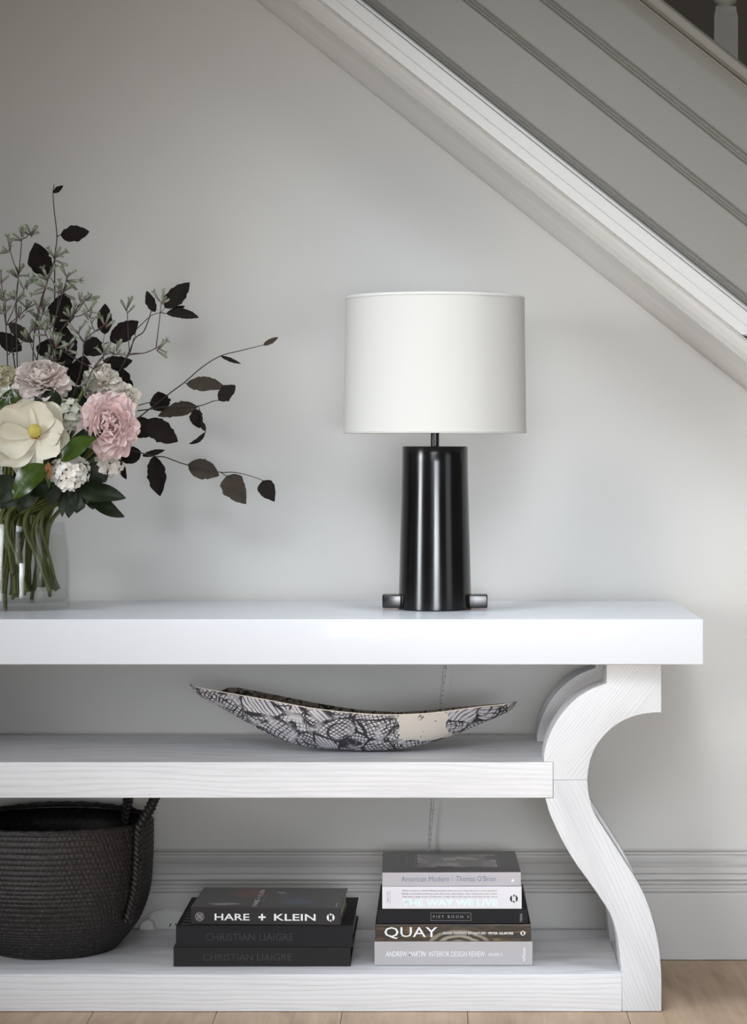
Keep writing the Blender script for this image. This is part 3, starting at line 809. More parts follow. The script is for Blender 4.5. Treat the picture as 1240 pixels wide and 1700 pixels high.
# inside wall, rim roll and bottom
n = 96
rim = []
for k in range(9):
    ph = math.pi * k / 8
    rim.append([((0.2035 - 0.006 + 0.006 * math.cos(ph)) * math.cos(2 * math.pi * i / n), (0.2035 - 0.006 + 0.006 * math.cos(ph)) * math.sin(2 * math.pi * i / n),
                 0.262 - 0.005 * math.cos(4 * math.pi * i / n) * .6 + 0.005 * math.sin(ph) + 0.001 * math.sin(i * 2.4)) for i in range(n)])
MB().grid(rim, closed=True).build('rim', M['weave'], basket, smooth=True)
ins = [(0, .006), (.115, .006)] + [(r - .0115, z + .004) for r, z in bp[8::6]] + [(0.1915, .258)]
MB().lathe(ins, 72).build('lining', M['weave'], basket, smooth=True)
MB().lathe([(0, 0), (.12, 0)], 48).build('base', M['weave'], basket)
def braid(name, path, parent, m, w=0.0085, pitch=0.030, rad=0.0052):
    """three plaited strands along a path"""
    P_ = [Vector(p) for p in cr([tuple(p) for p in path], 10)]
    L = [0.0]
    for a_, b_ in zip(P_, P_[1:]): L.append(L[-1] + (b_ - a_).length)
    mb = MB(); N = int(L[-1] / 0.0035)
    for s in range(3):
        pts = []
        for q in range(N + 1):
            l = L[-1] * q / N
            i = max(0, min(len(P_) - 2, next((k for k in range(len(L) - 1) if L[k + 1] >= l), len(P_) - 2)))
            u = (l - L[i]) / max(1e-9, L[i + 1] - L[i]); c = P_[i].lerp(P_[i + 1], u)
            tg = (P_[i + 1] - P_[i]).normalized()
            rd = Vector((c.x, c.y, 0)); rd = rd.normalized() if rd.length > 1e-6 else Vector((1, 0, 0))
            sd = tg.cross(rd).normalized(); nn = sd.cross(tg).normalized()
            ph = 2 * math.pi * l / pitch + s * 2 * math.pi / 3
            pts.append(c + sd * (w * math.sin(ph)) + nn * (rad * 0.75 * math.sin(2 * ph)))
        mb.tube(pts, rad, 6)
    return mb.build(name, m, parent, smooth=True)
def pol(a, r, z): return (r * math.cos(R(a)), r * math.sin(R(a)), z)
for side in (0, 180):
    sg_ = 1
    p = [pol(side - 30, .192, .07), pol(side - 29, .207, .13), pol(side - 28, .211, .19), pol(side - 27, .212, .25), pol(side - 24, .216, .275), pol(side - 16, .221, .305), pol(side - 7, .219, .327),
         pol(side + 12, .205, .332), pol(side + 28, .190, .327), pol(side + 39, .186, .305), pol(side + 43, .187, .275), pol(side + 44, .186, .24), pol(side + 44, .184, .18)]
    braid('handle', p, basket, M['weave'])

# ------------------------------------------------------------------ glass vase with water
DV = 4.915; VX = 35
vl = Vector((zx(VX, DV), DV - DW, ZT))
kv = DV / F
vase = thing('glass_vase', 'clear glass vase full of green stems standing on the white tabletop', 'vase', vl)
def clear(name, tint, gloss=0.05, fac=1.0):
    """thin clear glass: light passes, grazing angles mirror"""
    m = bpy.data.materials.new(name); m.use_nodes = True; t = m.node_tree
    for n_ in list(t.nodes): t.nodes.remove(n_)
    o = t.nodes.new('ShaderNodeOutputMaterial'); tr = t.nodes.new('ShaderNodeBsdfTransparent'); gl = t.nodes.new('ShaderNodeBsdfGlossy')
    fr = t.nodes.new('ShaderNodeLayerWeight'); fr.inputs['Blend'].default_value = 0.5; mx = t.nodes.new('ShaderNodeMixShader')
    tr.inputs[0].default_value = tint; gl.inputs['Roughness'].default_value = gloss
    mp_ = t.nodes.new('ShaderNodeMath'); mp_.operation = 'POWER'; mp_.inputs[1].default_value = 4.0
    mu = t.nodes.new('ShaderNodeMath'); mu.operation = 'MULTIPLY_ADD'; mu.inputs[1].default_value = 0.55 * fac; mu.inputs[2].default_value = 0.03 * fac
    t.links.new(fr.outputs['Facing'], mp_.inputs[0]); t.links.new(mp_.outputs[0], mu.inputs[0]); t.links.new(mu.outputs[0], mx.inputs[0]); t.links.new(tr.outputs[0], mx.inputs[1]); t.links.new(gl.outputs[0], mx.inputs[2]); t.links.new(mx.outputs[0], o.inputs[0])
    return m
M['glass'] = clear('vase_glass', (0.98, 0.985, 0.98, 1)); M['water'] = clear('vase_water', (0.985, 0.99, 0.975, 1), fac=0.15)
vz = lambda py: zz(py, DV) - ZT
gp = [(0, .0005), (76 * kv, .0005), (79 * kv, .002), (80 * kv, .006), (80 * kv, vz(945)), (78 * kv, vz(910)), (74.5 * kv, vz(884)), (72.5 * kv, vz(870)), (71.5 * kv, vz(867.5)), (69.5 * kv, vz(868)), (71 * kv, vz(884)), (74.6 * kv, vz(910)), (76.6 * kv, vz(945)), (76.6 * kv, .020), (73 * kv, .016), (0, .015)]
MB().lathe(gp, 72).build('glass_body', M['glass'], vase, smooth='auto')
wp = [(0, .0156), (72.8 * kv, .0165), (76.2 * kv, .0205), (76.2 * kv, vz(945)), (74.2 * kv, vz(910)), (71.8 * kv, vz(890)), (0, vz(890))]
MB().lathe(wp, 64).build('water', M['water'], vase, smooth='auto')

# ------------------------------------------------------------------ bouquet: one top-level thing for each stem in the vase
rnd = random.Random(11)
def leafmat(name, c1, c2, rough=0.35, spec=0.5, scale=60):
    m = mat(name, c1, rough, spec); t = NT(m); nz = t.noise(t.coords(), scale, 3)
    t.col(t.mix(nz.outputs['Fac'], c1, c2)); t.bump(t.noise(t.coords(), 220, 2).outputs['Fac'], .15, .001); return m
M['leaf_dark'] = leafmat('dark_copper_leaf', (20, 15, 14), (36, 29, 26), .75, .15)
M['leaf_olive'] = leafmat('olive_brown_leaf', (34, 29, 23), (70, 61, 51), .7, .2)
M['leaf_green'] = leafmat('glossy_magnolia_leaf', (38, 56, 14), (66, 88, 22), .22, .5)
M['leaf_deep'] = leafmat('deep_green_leaf', (16, 25, 12), (32, 44, 20), .45, .25)
M['leaf_rust'] = leafmat('rust_brown_leaf', (128, 70, 36), (160, 110, 76), .6)
M['twig'] = mat('dark_twig', (38, 30, 28), .7); M['stem'] = leafmat('green_stem', (62, 70, 26), (96, 100, 42), .45)
M['paw_stem'] = mat('kangaroo_paw_stem', (66, 54, 52), .7)
m = mat('kangaroo_paw_bud', (120, 128, 108), .9, .15); t = NT(m); tc = t.n('ShaderNodeTexCoord'); sz = t.n('ShaderNodeSeparateXYZ'); t.l(tc.outputs['Object'], sz.inputs[0])
t.col(t.ramp(t.math('MULTIPLY', sz.outputs['Z'], 45.0), [(0.02, (98, 70, 76)), (0.3, (116, 112, 104)), (0.75, (142, 148, 130)), (1.0, (126, 136, 108))])); M['paw_bud'] = m
def petalmat(name, c1, c2, scale=24):
    m = mat(name, c1, .6, .25); t = NT(m); nz = t.noise(t.coords(), scale, 3); t.col(t.mix(nz.outputs['Fac'], c1, c2))
    tr = t.n('ShaderNodeBsdfTranslucent'); tr.inputs['Color'].default_value = (*lin(c2), 1); mx = t.n('ShaderNodeMixShader'); mx.inputs[0].default_value = .16
    t.l(t.b.outputs[0], mx.inputs[1]); t.l(tr.outputs[0], mx.inputs[2]); t.l(mx.outputs[0], t.t.nodes['Material Output'].inputs['Surface']); return m
M['mag'] = petalmat('cream_magnolia_petal', (248, 245, 234), (242, 237, 219), 14)
M['peony_blush'] = petalmat('blush_peony_petal', (250, 243, 239), (246, 232, 227))
M['peony_pink'] = petalmat('pink_peony_petal', (250, 236, 234), (246, 216, 215))
M['peony_white'] = petalmat('ivory_peony_petal', (249, 245, 238), (243, 236, 224))
M['hyd_white'] = petalmat('white_hydrangea_petal', (250, 248, 244), (242, 237, 228))
M['hyd_green'] = petalmat('greenish_hydrangea_petal', (238, 238, 226), (216, 218, 200))
M['hyd_cream'] = petalmat('cream_hydrangea_petal', (222, 214, 186), (196, 188, 150))

def leaf_mesh(base, tip, hw, nrm=(0, -1, 0), arch=0.0, fold=0.15, serr=0.11, seed=0, prof='oval', nu=14, nv=6, twist=0.0, arch_dir=None):
    base, tip = Vector(base), Vector(tip); ax = tip - base; L = ax.length; ax.normalize()
    nrm = Vector(nrm); nrm = (nrm - ax * nrm.dot(ax)).normalized(); side = ax.cross(nrm).normalized()
    rg = random.Random(seed); rows = []
    ad = Vector(arch_dir) if arch_dir is not None else side
    for i in range(nu + 1):
        u = i / nu
        if prof == 'oval': w = hw * (math.sin(math.pi * min(1, u ** 0.85)) ** 0.75) if 0 < u < 1 else hw * .02
        else: w = hw * (math.sin(math.pi * u ** 0.62) ** 0.85) if 0 < u < 1 else hw * .02
        sl, sr = 1 + serr * rg.uniform(-1, 1), 1 + serr * rg.uniform(-1, 1)
        c = base + ax * (L * u) + ad * (arch * L * 4 * u * (1 - u))
        tw = twist * (u - .3); s2 = side * math.cos(tw) + nrm * math.sin(tw); n2 = nrm * math.cos(tw) - side * math.sin(tw)
        row = []
        for j in range(nv + 1):
            v = -1 + 2 * j / nv
            k_ = (sl if v < 0 else sr) if abs(v) > .9 else 1
            wave = 0.10 * hw * math.sin(u * 9 + seed) * v * v
            row.append(c + s2 * (w * v * k_) + n2 * (fold * w * abs(v) + wave - 0.06 * L * (u - .5) ** 2))
        rows.append(row)
    return rows
def leaf(parent, pb, pt, wpx, d, m, d2=None, nrm=None, name='leaf', origin=None, **kw):
    """leaf from pixel pb to pixel pt, wpx wide"""
    d2 = d if d2 is None else d2
    sd_ = rnd.randrange(10000)
    if nrm is None: nrm = (rnd.uniform(-.35, .35), -1, rnd.uniform(-.25, .35))
    wpx *= 1.15
    rows = leaf_mesh(P(*pb, d) - origin, P(*pt, d2) - origin, wpx * .5 * d / F, nrm=nrm, seed=sd_, **kw)
    mb = MB().grid(rows)
    # give the blade a real thickness
    top = len(mb.v); n0 = Vector(nrm).normalized() * -0.0005
    mb.v += [tuple(Vector(v_) + n0) for v_ in mb.v]; mb.f += [tuple(reversed([i + top for i in f_])) for f_ in mb.f]
    return mb.build(name, m, parent, smooth=True, fix=False)

def into_vase(p, spread=1.0, rad=.0022):
    """path from a point of the bouquet through the vase mouth to its floor"""
    a = rnd.uniform(0, 2 * math.pi); r1 = .062 * math.sqrt(rnd.random()); r2 = .086 * math.sqrt(rnd.uniform(.1, 1))
    mouth = vl + Vector((r1 * math.cos(a), r1 * math.sin(a) * .8, vz(868)))
    foot = vl + Vector((r2 * math.cos(a + .7), r2 * math.sin(a + .7) * .95, rnd.uniform(.022, .045)))
    mid = mouth.lerp(p, .35) + Vector((0, 0, .008))
    return [p, mid, mouth, mouth.lerp(foot, .5) + Vector((0, 0, .0)), foot]
def stem_to_vase(parent, p, origin, m=None, r=.0042, name='stem'):
    pts = cr([tuple(Vector(q) - origin) for q in into_vase(Vector(p))], 6)
    return MB().tube(pts, r, 7).build(name, m or M['stem'], parent, smooth=True)
def sprig(label, cat, anchor, name):
    return thing(name, label, cat, anchor)

# --- dark copper-leaved branches
def branch(label, stems, leaves, d, dstep=0.0, r=.0016):
    o = P(*stems[0][0], d); b = thing('copper_leaf_branch', label, 'branch', o)
    for i, s in enumerate(stems):
        n_ = len(s)
        pts = [P(x, y, d + dstep * q / max(1, n_ - 1) + .004 * math.sin(q * 1.7)) - o for q, (x, y) in enumerate(s)]
        c = cr([tuple(p) for p in pts], 5); m_ = len(c)
        MB().tube(c, [r * (1 - .55 * q / m_) * (1 if i == 0 else .7) for q in range(m_)], 6).build('twig', M['twig'], b, smooth=True)
    for L in leaves:
        kw = dict(L[4]) if len(L) > 4 else {}
        leaf(b, L[0], L[1], L[2], d + dstep * .6 + rnd.uniform(-.012, .012), M[L[3]], origin=o, **kw)
    stem_to_vase(b, P(*stems[0][0], d), o, M['stem'], .0036)
    return b
branch('tall dark-leaved branch rising to the highest tip of the bouquet', [[(92, 640), (91, 540), (91, 433), (94.5, 393), (90, 350), (88, 321), (90, 306)], [(94.5, 393), (101.5, 389)], [(91, 470), (80, 458)]],
       [((88, 320), (105, 308), 8, 'leaf_dark'), ((100, 389.5), (148, 384), 25, 'leaf_dark', dict(arch=.05)), ((76, 459), (57, 403), 36, 'leaf_dark'), ((97, 548), (107, 486), 38, 'leaf_dark'), ((113, 606), (101, 536), 36, 'leaf_dark'), ((96, 574), (62, 575), 20, 'leaf_dark')], 4.95)
branch('dark-leaved branch leaning to the upper right with paired pointed leaves', [[(182, 640), (212, 589), (224, 562), (238, 551), (247, 530), (252, 513), (256, 505)], [(197, 571), (227, 546), (251, 524), (266, 519), (273, 512)], [(172, 620), (171, 580), (171, 571), (174, 552)], [(266, 519), (278, 521)], [(171, 572), (185, 566)]],
       [((273, 511), (315, 469), 26, 'leaf_dark'), ((276, 520), (330, 527), 15, 'leaf_dark', dict(arch=-.06)), ((280, 519), (307, 508), 9, 'leaf_dark'), ((257, 518), (243, 483), 15, 'leaf_dark'), ((183, 567), (230, 533), 28, 'leaf_dark'), ((174, 555), (174, 504), 24, 'leaf_dark'),
        ((140, 566), (170, 588), 30, 'leaf_dark'), ((170, 602), (220, 599), 22, 'leaf_dark', dict(arch=.05)), ((182, 612), (221, 654), 33, 'leaf_dark'), ((119, 608), (153, 617), 30, 'leaf_dark')], 4.96)
branch('longest dark-leaved twig reaching right to a single curled tip leaf', [[(205, 715), (227, 696), (279, 655), (306, 635), (335, 610), (366, 591), (400, 582), (437, 573)], [(306, 635), (310, 637)]],
       [((437, 573), (462, 560), 8, 'leaf_olive'), ((366, 591), (400, 604), 6, 'leaf_dark'), ((309, 637), (374, 643), 23, 'leaf_olive', dict(arch=-.04)), ((270, 683), (262, 650), 30, 'leaf_dark')], 4.93, .05)
branch('dark-leaved twig in the middle right with a hanging curled leaf', [[(200, 686), (218, 683), (245, 680), (278, 675), (329, 674), (358, 665), (381, 666)], [(220, 676), (250, 668), (262, 672)], [(329, 674), (334, 690), (334, 702), (341, 716), (335, 727)]],
       [((363, 665), (390, 639), 23, 'leaf_dark'), ((328, 675), (262, 691), 21, 'leaf_olive', dict(arch=.05)), ((323, 679), (331, 711), 21, 'leaf_dark'), ((333, 700), (341, 716), 8, 'leaf_dark'), ((340, 718), (313, 737), 7, 'leaf_dark', dict(arch=-.12)), ((248, 697), (220, 725), 32, 'leaf_dark'), ((246, 696), (295, 733), 32, 'leaf_dark', dict(arch=.06))], 4.92, .03)
branch('dark-leaved branch arching down to the right with hanging oval leaves', [[(190, 740), (202, 743), (253, 757), (274, 759), (304, 770), (335, 777), (366, 784), (387, 784), (412, 789), (437, 798)], [(366, 784), (377, 791)]],
       [((234, 750), (200, 764), 26, 'leaf_dark'), ((236, 757), (274, 747), 9, 'leaf_dark'), ((256, 757), (265, 824), 29, 'leaf_dark'), ((312, 771), (364, 789), 29, 'leaf_olive'), ((376, 790), (408, 837), 37, 'leaf_olive', dict(prof='blunt')), ((436, 798), (455, 833), 26, 'leaf_dark', dict(prof='blunt')), ((193, 760), (210, 796), 13, 'leaf_dark')], 4.92, .04)
branch('dark-leaved branch at the left edge behind the grey-green stems', [[(30, 640), (22, 590), (20, 560), (14, 537)], [(24, 590), (12, 572)]],
       [((15, 536), (55, 569), 20, 'leaf_olive'), ((36, 582), (-8, 552), 24, 'leaf_dark'), ((60, 575), (92, 592), 18, 'leaf_dark')], 4.97)

# --- kangaroo paw stems
def bud_mesh(kind):
    mb = MB(); N = 8; pts = []; rr = []
    for i in range(N + 1):
        u = i / N; pts.append((.0028 * u * u, 0, .021 * u)); rr.append(.0009 + .0017 * min(1, u * 1.35) - (.0012 * max(0, u - .86) / .14))
    mb.tube(pts, rr, 7)
    if kind:
        for k in range(6):
            a = k * math.pi / 3; e = Vector((.0028, 0, .0205)); q_ = e + Vector((math.cos(a) * .006, math.sin(a) * .006, .0035))
            mb.tube([e, q_], [.0011, .0003], 5)
    me = mb.mesh('bud'); me.materials.append(M['paw_bud'])
    for p in me.polygons: p.use_smooth = True
    return me
BUD = [bud_mesh(0), bud_mesh(1)]
def paw(label, main, clusters, d):
    o = P(*main[0], d); b = thing('kangaroo_paw_stem', label, 'flower stem', o, 'kangaroo paw stems in the bouquet')
    pts = [P(x, y, d + .006 * math.sin(i * 2.1)) - o for i, (x, y) in enumerate(main)]
    c = cr([tuple(p) for p in pts], 6); MB().tube(c, [.0015 * (1 - .4 * i / len(c)) for i in range(len(c))], 6).build('stem', M['paw_stem'], b, smooth=True)
    for (x, y, ang, n_) in clusters:
        dd = d + rnd.uniform(-.02, .015); node = P(x, y, dd) - o
        root = min(pts, key=lambda q: (q - node).length + (0 if q.z < node.z - .012 else .5))
        if (root - node).length > .004:
            md = root.lerp(node, .55) + Vector((0, 0, -.004))
            MB().tube([root, md, node], [.0011, .0010, .0008], 5).build('side_stem', M['paw_stem'], b, smooth=True)
        for i in range(n_):
            a = R(ang + (i - (n_ - 1) / 2) * 24 + rnd.uniform(-22, 22)); yy = rnd.uniform(-.8, .8)
            dr = Vector((math.cos(a), yy, math.sin(a))).normalized()
            q = obj('bud', BUD[1 if rnd.random() < .28 else 0], None, b)
            rot = dr.to_track_quat('Z', 'X').to_matrix().to_4x4() @ Matrix.Rotation(rnd.uniform(0, 6.28), 4, 'Z')
            off = dr * rnd.uniform(0, .005) + Vector((rnd.uniform(-.003, .003), 0, rnd.uniform(-.010, .004)))
            q.matrix_local = Matrix.Translation(node + off) @ rot @ Matrix.Scale(rnd.uniform(.8, 1.35), 4)
    stem_to_vase(b, P(*main[0], d), o, M['stem'], .0038, name='lower_stem')
    return b
paw('leftmost tall kangaroo paw stem with grey-green buds above the cream flowers', [(30, 645), (28, 580), (27, 500), (31, 455), (34, 425), (36, 397)], [(16, 414, 115, 6), (36, 395, 110, 5), (50, 386, 70, 6), (31, 455, 95, 7), (42, 476, 60, 5)], 4.90)
paw('kangaroo paw stem with buds beside the big dark leaf at the upper left', [(55, 645), (56, 560), (66, 506), (80, 463), (88, 440), (91, 426)], [(91, 424, 60, 7), (81, 461, 95, 6), (75, 475, 150, 5), (68, 506, 75, 5)], 4.89)
paw('kangaroo paw stem with a dense bud head right of the big dark leaf', [(78, 645), (84, 580), (94, 520), (104, 487), (111, 462)], [(111, 460, 55, 8), (104, 485, 40, 6), (98, 482, 120, 5), (84, 540, 100, 4)], 4.88)
paw('kangaroo paw stem leaning right with buds above the small oval leaf', [(100, 660), (88, 575), (104, 545), (118, 527), (132, 504)], [(118, 527, 115, 5), (132, 504, 85, 5), (149, 515, 65, 5), (75, 551, 110, 5), (140, 500, 45, 4)], 4.87)
paw('kangaroo paw stem with buds in front of the small oval leaf', [(120, 660), (135, 610), (141, 567), (158, 550), (174, 539)], [(128, 550, 110, 5), (141, 565, 70, 5), (174, 539, 80, 6), (150, 530, 75, 5)], 4.87)
paw('short kangaroo paw stem with buds just above the ivory peony', [(140, 645), (155, 612), (173, 590), (190, 586)], [(173, 589, 100, 5), (190, 587, 70, 6), (111, 583, 60, 6), (91, 572, 80, 5), (145, 655, 60, 6), (138, 640, 20, 5)], 4.86)
paw('thin kangaroo paw stem with buds reaching furthest right', [(182, 640), (200, 612), (215, 589), (240, 586), (259, 578)], [(260, 578, 20, 5), (211, 515, 80, 5), (268, 500, 70, 5), (222, 560, 80, 1)], 4.94)
paw('low kangaroo paw stem with sparse buds at the left edge', [(14, 645), (12, 590), (10, 540), (9, 500)], [(9, 519, 100, 6), (4, 494, 80, 5), (28, 497, 100, 6), (44, 512, 70, 6), (57, 544, 80, 5), (30, 530, 80, 4), (2, 470, 100, 4)], 4.91)
paw('short kangaroo paw stem with buds rising just behind the blush peony', [(70, 645), (62, 600), (66, 570), (64, 545)], [(64, 545, 90, 5), (80, 596, 40, 6), (95, 598, 140, 5), (48, 560, 100, 4), (70, 520, 80, 5)], 4.93)

# --- flowers
def petal_rows(org, fwd, nrm, L, W, curl=.3, cupw=.3, ruf=.0, seed=0, nu=8, nv=8, blunt=.85, base=.3):
    fwd = Vector(fwd).normalized(); nrm = Vector(nrm); nrm = (nrm - fwd * nrm.dot(fwd)).normalized(); sd = fwd.cross(nrm)
    rows = []
    for i in range(nu + 1):
        u = i / nu
        w = W * (base + (1 - base) * math.sin(min(1, u * 1.35) * math.pi / 2))
        if u > blunt: w *= math.sqrt(max(.02, 1 - ((u - blunt) / (1 - blunt + .001)) ** 2 * .75))
        row = []
        for j in range(nv + 1):
            v = -1 + 2 * j / nv
            rf = ruf * u * u * (mnoise.noise((v * 2.6 + seed, u * 1.5, seed * .37)) * 1.6)
            edge = -.12 * L * u * (abs(v) ** 2.5) * (1 if blunt < 1 else 0)
            nt = ruf * .8 * u ** 3 * mnoise.noise((v * 5 + seed * 2, 7.1, seed))
            row.append(Vector(org) + fwd * (L * u + edge + nt * L * 6) + sd * (w * v) + nrm * (L * (curl * u * u) + cupw * w * v * v + rf))
        rows.append(row)
    return rows
def peony(label, px, py, rpx, d, m, axis, n=64, squash=1.0, name='peony', m2=None, ruf=.006):
    o = P(px, py, d); r = rpx * d / F; f = thing(name, label, 'flower', o)
    ax = Vector(axis).normalized(); e1 = ax.orthogonal().normalized(); e2 = ax.cross(e1)
    mbs = [MB(), MB()]
    for i in range(n):
        q = (i + .5) / n; thp = R(8 + 112 * q ** .7); ph = i * 2.39996 + rnd.uniform(-.2, .2)
        dr = ax * math.cos(thp) + (e1 * math.cos(ph) + e2 * math.sin(ph)) * math.sin(thp)
        inw = ax - dr * ax.dot(dr)
        if inw.length < .05: inw = e1
        L = r * (rnd.uniform(.72, .9) + .2 * q); W = r * rnd.uniform(.26, .40)
        rows = petal_rows(dr * r * .10, dr, inw, L, W, curl=.34 - .42 * q + rnd.uniform(-.1, .1), cupw=.5, ruf=ruf, seed=i * 1.7 + px, nu=7, nv=8, blunt=.8, base=.35)
        mbs[1 if (m2 and q < .35) else 0].grid(rows)
    for k, mm in ((0, m), (1, m2)):
        if mbs[k].v:
            po = mbs[k].build('petals' if k == 0 else 'heart_petals', mm, f, smooth=True, fix=False); po['kind'] = 'stuff'
    f.scale = (1, 1, squash)
    stem_to_vase(f, o + Vector((0, .02, -.02)), o)
    return f
peony('full blush-white peony above the magnolia', 70, 632, 46, 4.86, M['peony_blush'], (.0, -.75, .6), 80, .82)
peony('large pale pink peony at the right of the bouquet', 181, 705, 48, 4.82, M['peony_pink'], (.12, -1, .0), 84, 1.15, m2=M['peony_pink'])
peony('ivory peony behind the pink one, below the dark leaves', 169, 634, 32, 4.90, M['peony_white'], (.05, -.7, .7), 56, 1.05)
peony('creamy white flower at the right shoulder of the pink peony', 205, 661, 29, 4.89, M['peony_white'], (.4, -.8, .4), 50, .9)

def floret_mesh(m):
    mb = MB()
    for k in range(4):
        a = k * math.pi / 2 + .2; fw = Vector((math.cos(a), math.sin(a), .12))
        mb.grid(petal_rows((0, 0, 0), fw, (0, 0, 1), .0098, .0050, curl=.25, cupw=.35, ruf=.0018, seed=k * 3.1, nu=5, nv=4, blunt=.55))
    me = mb.mesh('floret'); me.materials.append(m)
    for p in me.polygons: p.use_smooth = True
    return me
def hydrangea(label, px, py, rpx, d, m, n, squash=.85, face=(0, -1, .2)):
    o = P(px, py, d); r = rpx * d / F; f = thing('hydrangea', label, 'flower', o); me = floret_mesh(m); ax = Vector(face).normalized()
    i = k = 0
    while k < n:
        z = 1 - 2 * (i + .5) / (n * 1.6); i += 1
        if i > n * 1.6: break
        ph = i * 2.39996; s_ = math.sqrt(max(0, 1 - z * z)); l_ = Vector((s_ * math.cos(ph), s_ * math.sin(ph), z))
        dr = ax.to_track_quat('Z', 'Y') @ l_
        k += 1
        q = obj('floret', me, None, f)
        q.matrix_local = Matrix.Translation(Vector((dr.x, dr.y, dr.z * squash)) * (r - rnd.uniform(.002, .012))) @ (dr + Vector((rnd.uniform(-.5, .5), rnd.uniform(-.5, .5), rnd.uniform(-.5, .5)))).to_track_quat('Z', 'Y').to_matrix().to_4x4() @ Matrix.Rotation(rnd.uniform(0, 6.28), 4, 'Z') @ Matrix.Scale(rnd.uniform(.8, 1.1), 4)
    stem_to_vase(f, o + Vector((0, .015, -.01)), o)
    return f
hydrangea('white hydrangea cluster below the magnolia', 115, 785, 34, 4.80, M['hyd_white'], 64)
hydrangea('greenish white hydrangea between the magnolia and the pink peony', 114, 690, 27, 4.85, M['hyd_green'], 48, 1.05)
hydrangea('small white hydrangea tucked under the pink peony', 180, 772, 24, 4.88, M['hyd_white'], 38)
hydrangea('cream hydrangea at the left edge above the magnolia leaves', 6, 630, 27, 4.90, M['hyd_cream'], 48)
hydrangea('white hydrangea at the left edge behind the magnolia', 14, 662, 24, 4.86, M['hyd_white'], 38)

# --- open magnolia
mo = P(60, 724, 4.80)
mag = thing('magnolia_flower', 'wide open cream magnolia with a yellow cone at the front of the bouquet', 'flower', mo)
axm = Vector((-.04, -1, .10)).normalized()
def mag_petal(ang, L, W, back, curl, seed, lift=.25):
    a = R(ang); rad = Vector((math.cos(a), 0, math.sin(a))); rad = (rad - axm * rad.dot(axm)).normalized()
    fw = (rad + axm * lift).normalized()
    rows = petal_rows(rad * .006 - axm * back, fw, axm, L, W, curl=curl, cupw=.42, ruf=.0035, seed=seed, nu=12, nv=12, blunt=.55, base=.22)
    mb = MB().grid(rows); top = len(mb.v); n0 = axm * -.0007
    mb.v += [tuple(Vector(v_) + n0) for v_ in mb.v]; mb.f += [tuple(reversed([i + top for i in f_])) for f_ in mb.f]
    mb.build('petal', M['mag'], mag, smooth=True, fix=False)
kp = 4.80 / F
for ang, L, W, sd_ in ((78, 58, 31, 1), (14, 56, 26, 2), (-36, 60, 27, 3), (-108, 68, 30, 4), (142, 68, 36, 5), (-163, 66, 32, 6)):
    mag_petal(ang, L * kp, W * kp, .004, .40 if sd_ != 4 else .06, sd_, .26 if sd_ != 4 else .08)
for ang, L, W, sd_ in ((52, 66, 34, 7), (108, 64, 34, 8), (-8, 62, 30, 9), (-140, 78, 32, 10)):
    mag_petal(ang, L * kp, W * kp, .013, .30, sd_, .26)
cone = MB(); N = 130
M['mag_cone'] = mat('yellow_green_carpels', (206, 190, 96), .7); M['mag_red'] = mat('crimson_stamen_base', (116, 30, 44), .7); M['mag_st'] = mat('pale_stamen', (226, 206, 160), .7)
ca = (axm + Vector((0, 0, .75))).normalized(); e1 = ca.orthogonal().normalized(); e2 = ca.cross(e1)
co = axm * .006
mb = MB()
rows = []
for i in range(11):
    u = i / 10; r_ = .0125 * math.sin(math.pi * (.12 + .88 * u) ** .9) ** .6 if u < 1 else .0008
    rows.append([co + ca * (.003 + .029 * u) + (e1 * math.cos(2 * math.pi * j / 18) + e2 * math.sin(2 * math.pi * j / 18)) * r_ * (1 + .14 * math.sin(j * 3.1 + i * 2.3)) for j in range(18)])
mb.grid(rows, closed=True).build('cone', M['mag_cone'], mag, smooth=True)
tip_ = MB()
for i in range(60):
    u = (i + .5) / 60; ph = i * 2.39996; r_ = .0122 * math.sin(math.pi * (.12 + .88 * u) ** .9) ** .6
    nrm_ = (e1 * math.cos(ph) + e2 * math.sin(ph)); b_ = co + ca * (.003 + .029 * u) + nrm_ * r_
    tip_.tube([b_, b_ + nrm_ * .0016 + ca * .0012], [.0009, .0003], 5)
tp = tip_.build('carpel_tips', M['mag_cone'], mag, smooth=True); tp['kind'] = 'stuff'
st_ = MB()
for i in range(40):
    ph = i * 2.39996; nrm_ = (e1 * math.cos(ph) + e2 * math.sin(ph)); b_ = co + ca * (-.002 + .004 * (i % 3) / 3) + nrm_ * .008
    st_.tube([b_, b_ + nrm_ * .004 + ca * .002], [.0009, .0007], 5)
so_ = st_.build('stamens', M['mag_st'], mag, smooth=True); so_['kind'] = 'stuff'
MB().lathe([(0, -.006), (.0075, -.004), (.0085, 0), (.006, .003), (0, .004)], 16).build('flower_base', M['mag_red'], mag, smooth=True, loc=co - ca * .001)
stem_to_vase(mag, mo + Vector((0, .03, -.02)), mo, r=.005)

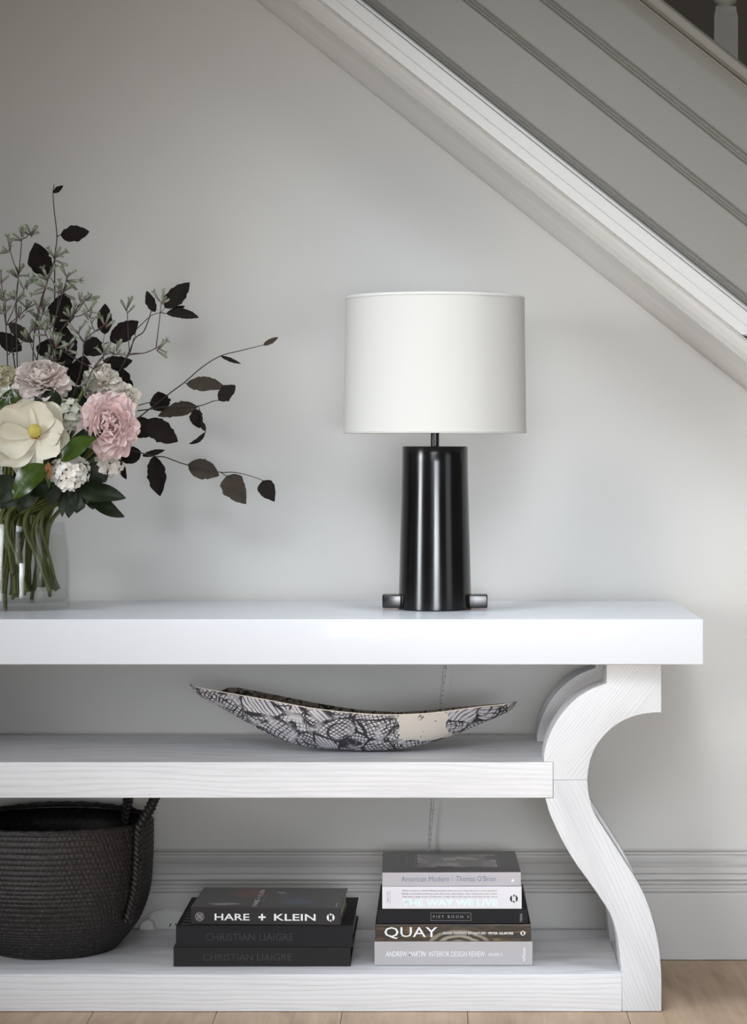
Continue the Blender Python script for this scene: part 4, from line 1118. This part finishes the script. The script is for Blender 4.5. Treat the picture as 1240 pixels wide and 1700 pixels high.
# --- leaf sprigs around the flowers
def leaves_of(label, items, d, name='magnolia_sprig'):
    o = P(*items[0][0], d); g = thing(name, label, 'foliage', o)
    for it in items:
        kw = dict(it[4]) if len(it) > 4 else {}
        dd = kw.pop('d', d)
        leaf(g, it[0], it[1], it[2], dd, M[it[3]], origin=o, serr=kw.pop('serr', .01), **kw)
    for q in range(3): stem_to_vase(g, P(*items[min(q, len(items) - 1)][0], d) + Vector((0, .01, 0)), o, r=(.0042, .0034, .0048)[q])
    return g
leaves_of('two broad upright magnolia leaves behind the top of the open magnolia', [((19, 700), (19, 645), 42, 'leaf_green', dict(nrm=(0, -1, .1))), ((88, 690), (65, 640), 40, 'leaf_deep', dict(nrm=(-.2, -1, .2), arch=.06))], 4.835)
leaves_of('two glossy magnolia leaves between the magnolia and the pink peony', [((116, 735), (175, 704), 30, 'leaf_deep', dict(nrm=(0, -.8, .6), arch=.10)), ((101, 766), (158, 726), 28, 'leaf_green', dict(nrm=(.1, -1, .35), arch=-.08, d=4.77))], 4.79)
leaves_of('bright glossy leaf with a curled rust leaf under the magnolia', [((80, 773), (21, 830), 38, 'leaf_green', dict(nrm=(-.2, -1, .3), arch=.10)), ((80, 768), (80, 797), 12, 'leaf_rust', dict(nrm=(.5, -1, 0))), ((76, 772), (82, 812), 10, 'leaf_green', dict(nrm=(.8, -.6, 0)))], 4.765)
leaves_of('large pointed magnolia leaves drooping at the lower right of the bouquet', [((122, 798), (209, 825), 40, 'leaf_deep', dict(nrm=(.1, -.7, .7), arch=.12)), ((143, 808), (207, 858), 26, 'leaf_deep', dict(nrm=(.2, -.9, .5), arch=.10)), ((150, 815), (205, 855), 12, 'leaf_rust', dict(nrm=(-.2, -1, -.3), arch=.12, d=4.83)), ((150, 770), (176, 800), 34, 'leaf_deep', dict(d=4.86))], 4.82)
leaves_of('dark serrated leaves hanging over the vase mouth below the white hydrangea', [((118, 806), (114, 860), 22, 'leaf_deep', dict(serr=.12)), ((134, 806), (126, 852), 40, 'leaf_deep', dict(serr=.16, prof='blunt')), ((146, 808), (155, 846), 24, 'leaf_deep', dict(serr=.14)), ((152, 808), (170, 832), 30, 'leaf_deep', dict(serr=.14)), ((104, 806), (103, 858), 16, 'leaf_deep', dict(serr=.1)), ((92, 805), (50, 822), 22, 'leaf_deep', dict(serr=.1, d=4.79))], 4.83, 'leafy_stem')
leaves_of('dark leaves at the left edge under the magnolia', [((30, 795), (-25, 832), 40, 'leaf_deep'), ((40, 800), (0, 845), 30, 'leaf_deep', dict(serr=.1)), ((60, 800), (30, 850), 26, 'leaf_deep'), ((95, 795), (80, 840), 24, 'leaf_deep')], 4.82, 'leafy_stem')
leaves_of('dark filler leaves in the heart of the bouquet behind the pink peony', [((130, 700), (120, 640), 44, 'leaf_deep'), ((120, 680), (150, 640), 36, 'leaf_deep'), ((90, 690), (40, 680), 50, 'leaf_deep'), ((140, 780), (180, 740), 50, 'leaf_deep'), ((100, 760), (60, 800), 60, 'leaf_deep'), ((110, 640), (100, 585), 36, 'leaf_dark'), ((130, 640), (140, 590), 34, 'leaf_dark'), ((40, 800), (20, 750), 50, 'leaf_deep')], 4.93, 'leafy_stem')
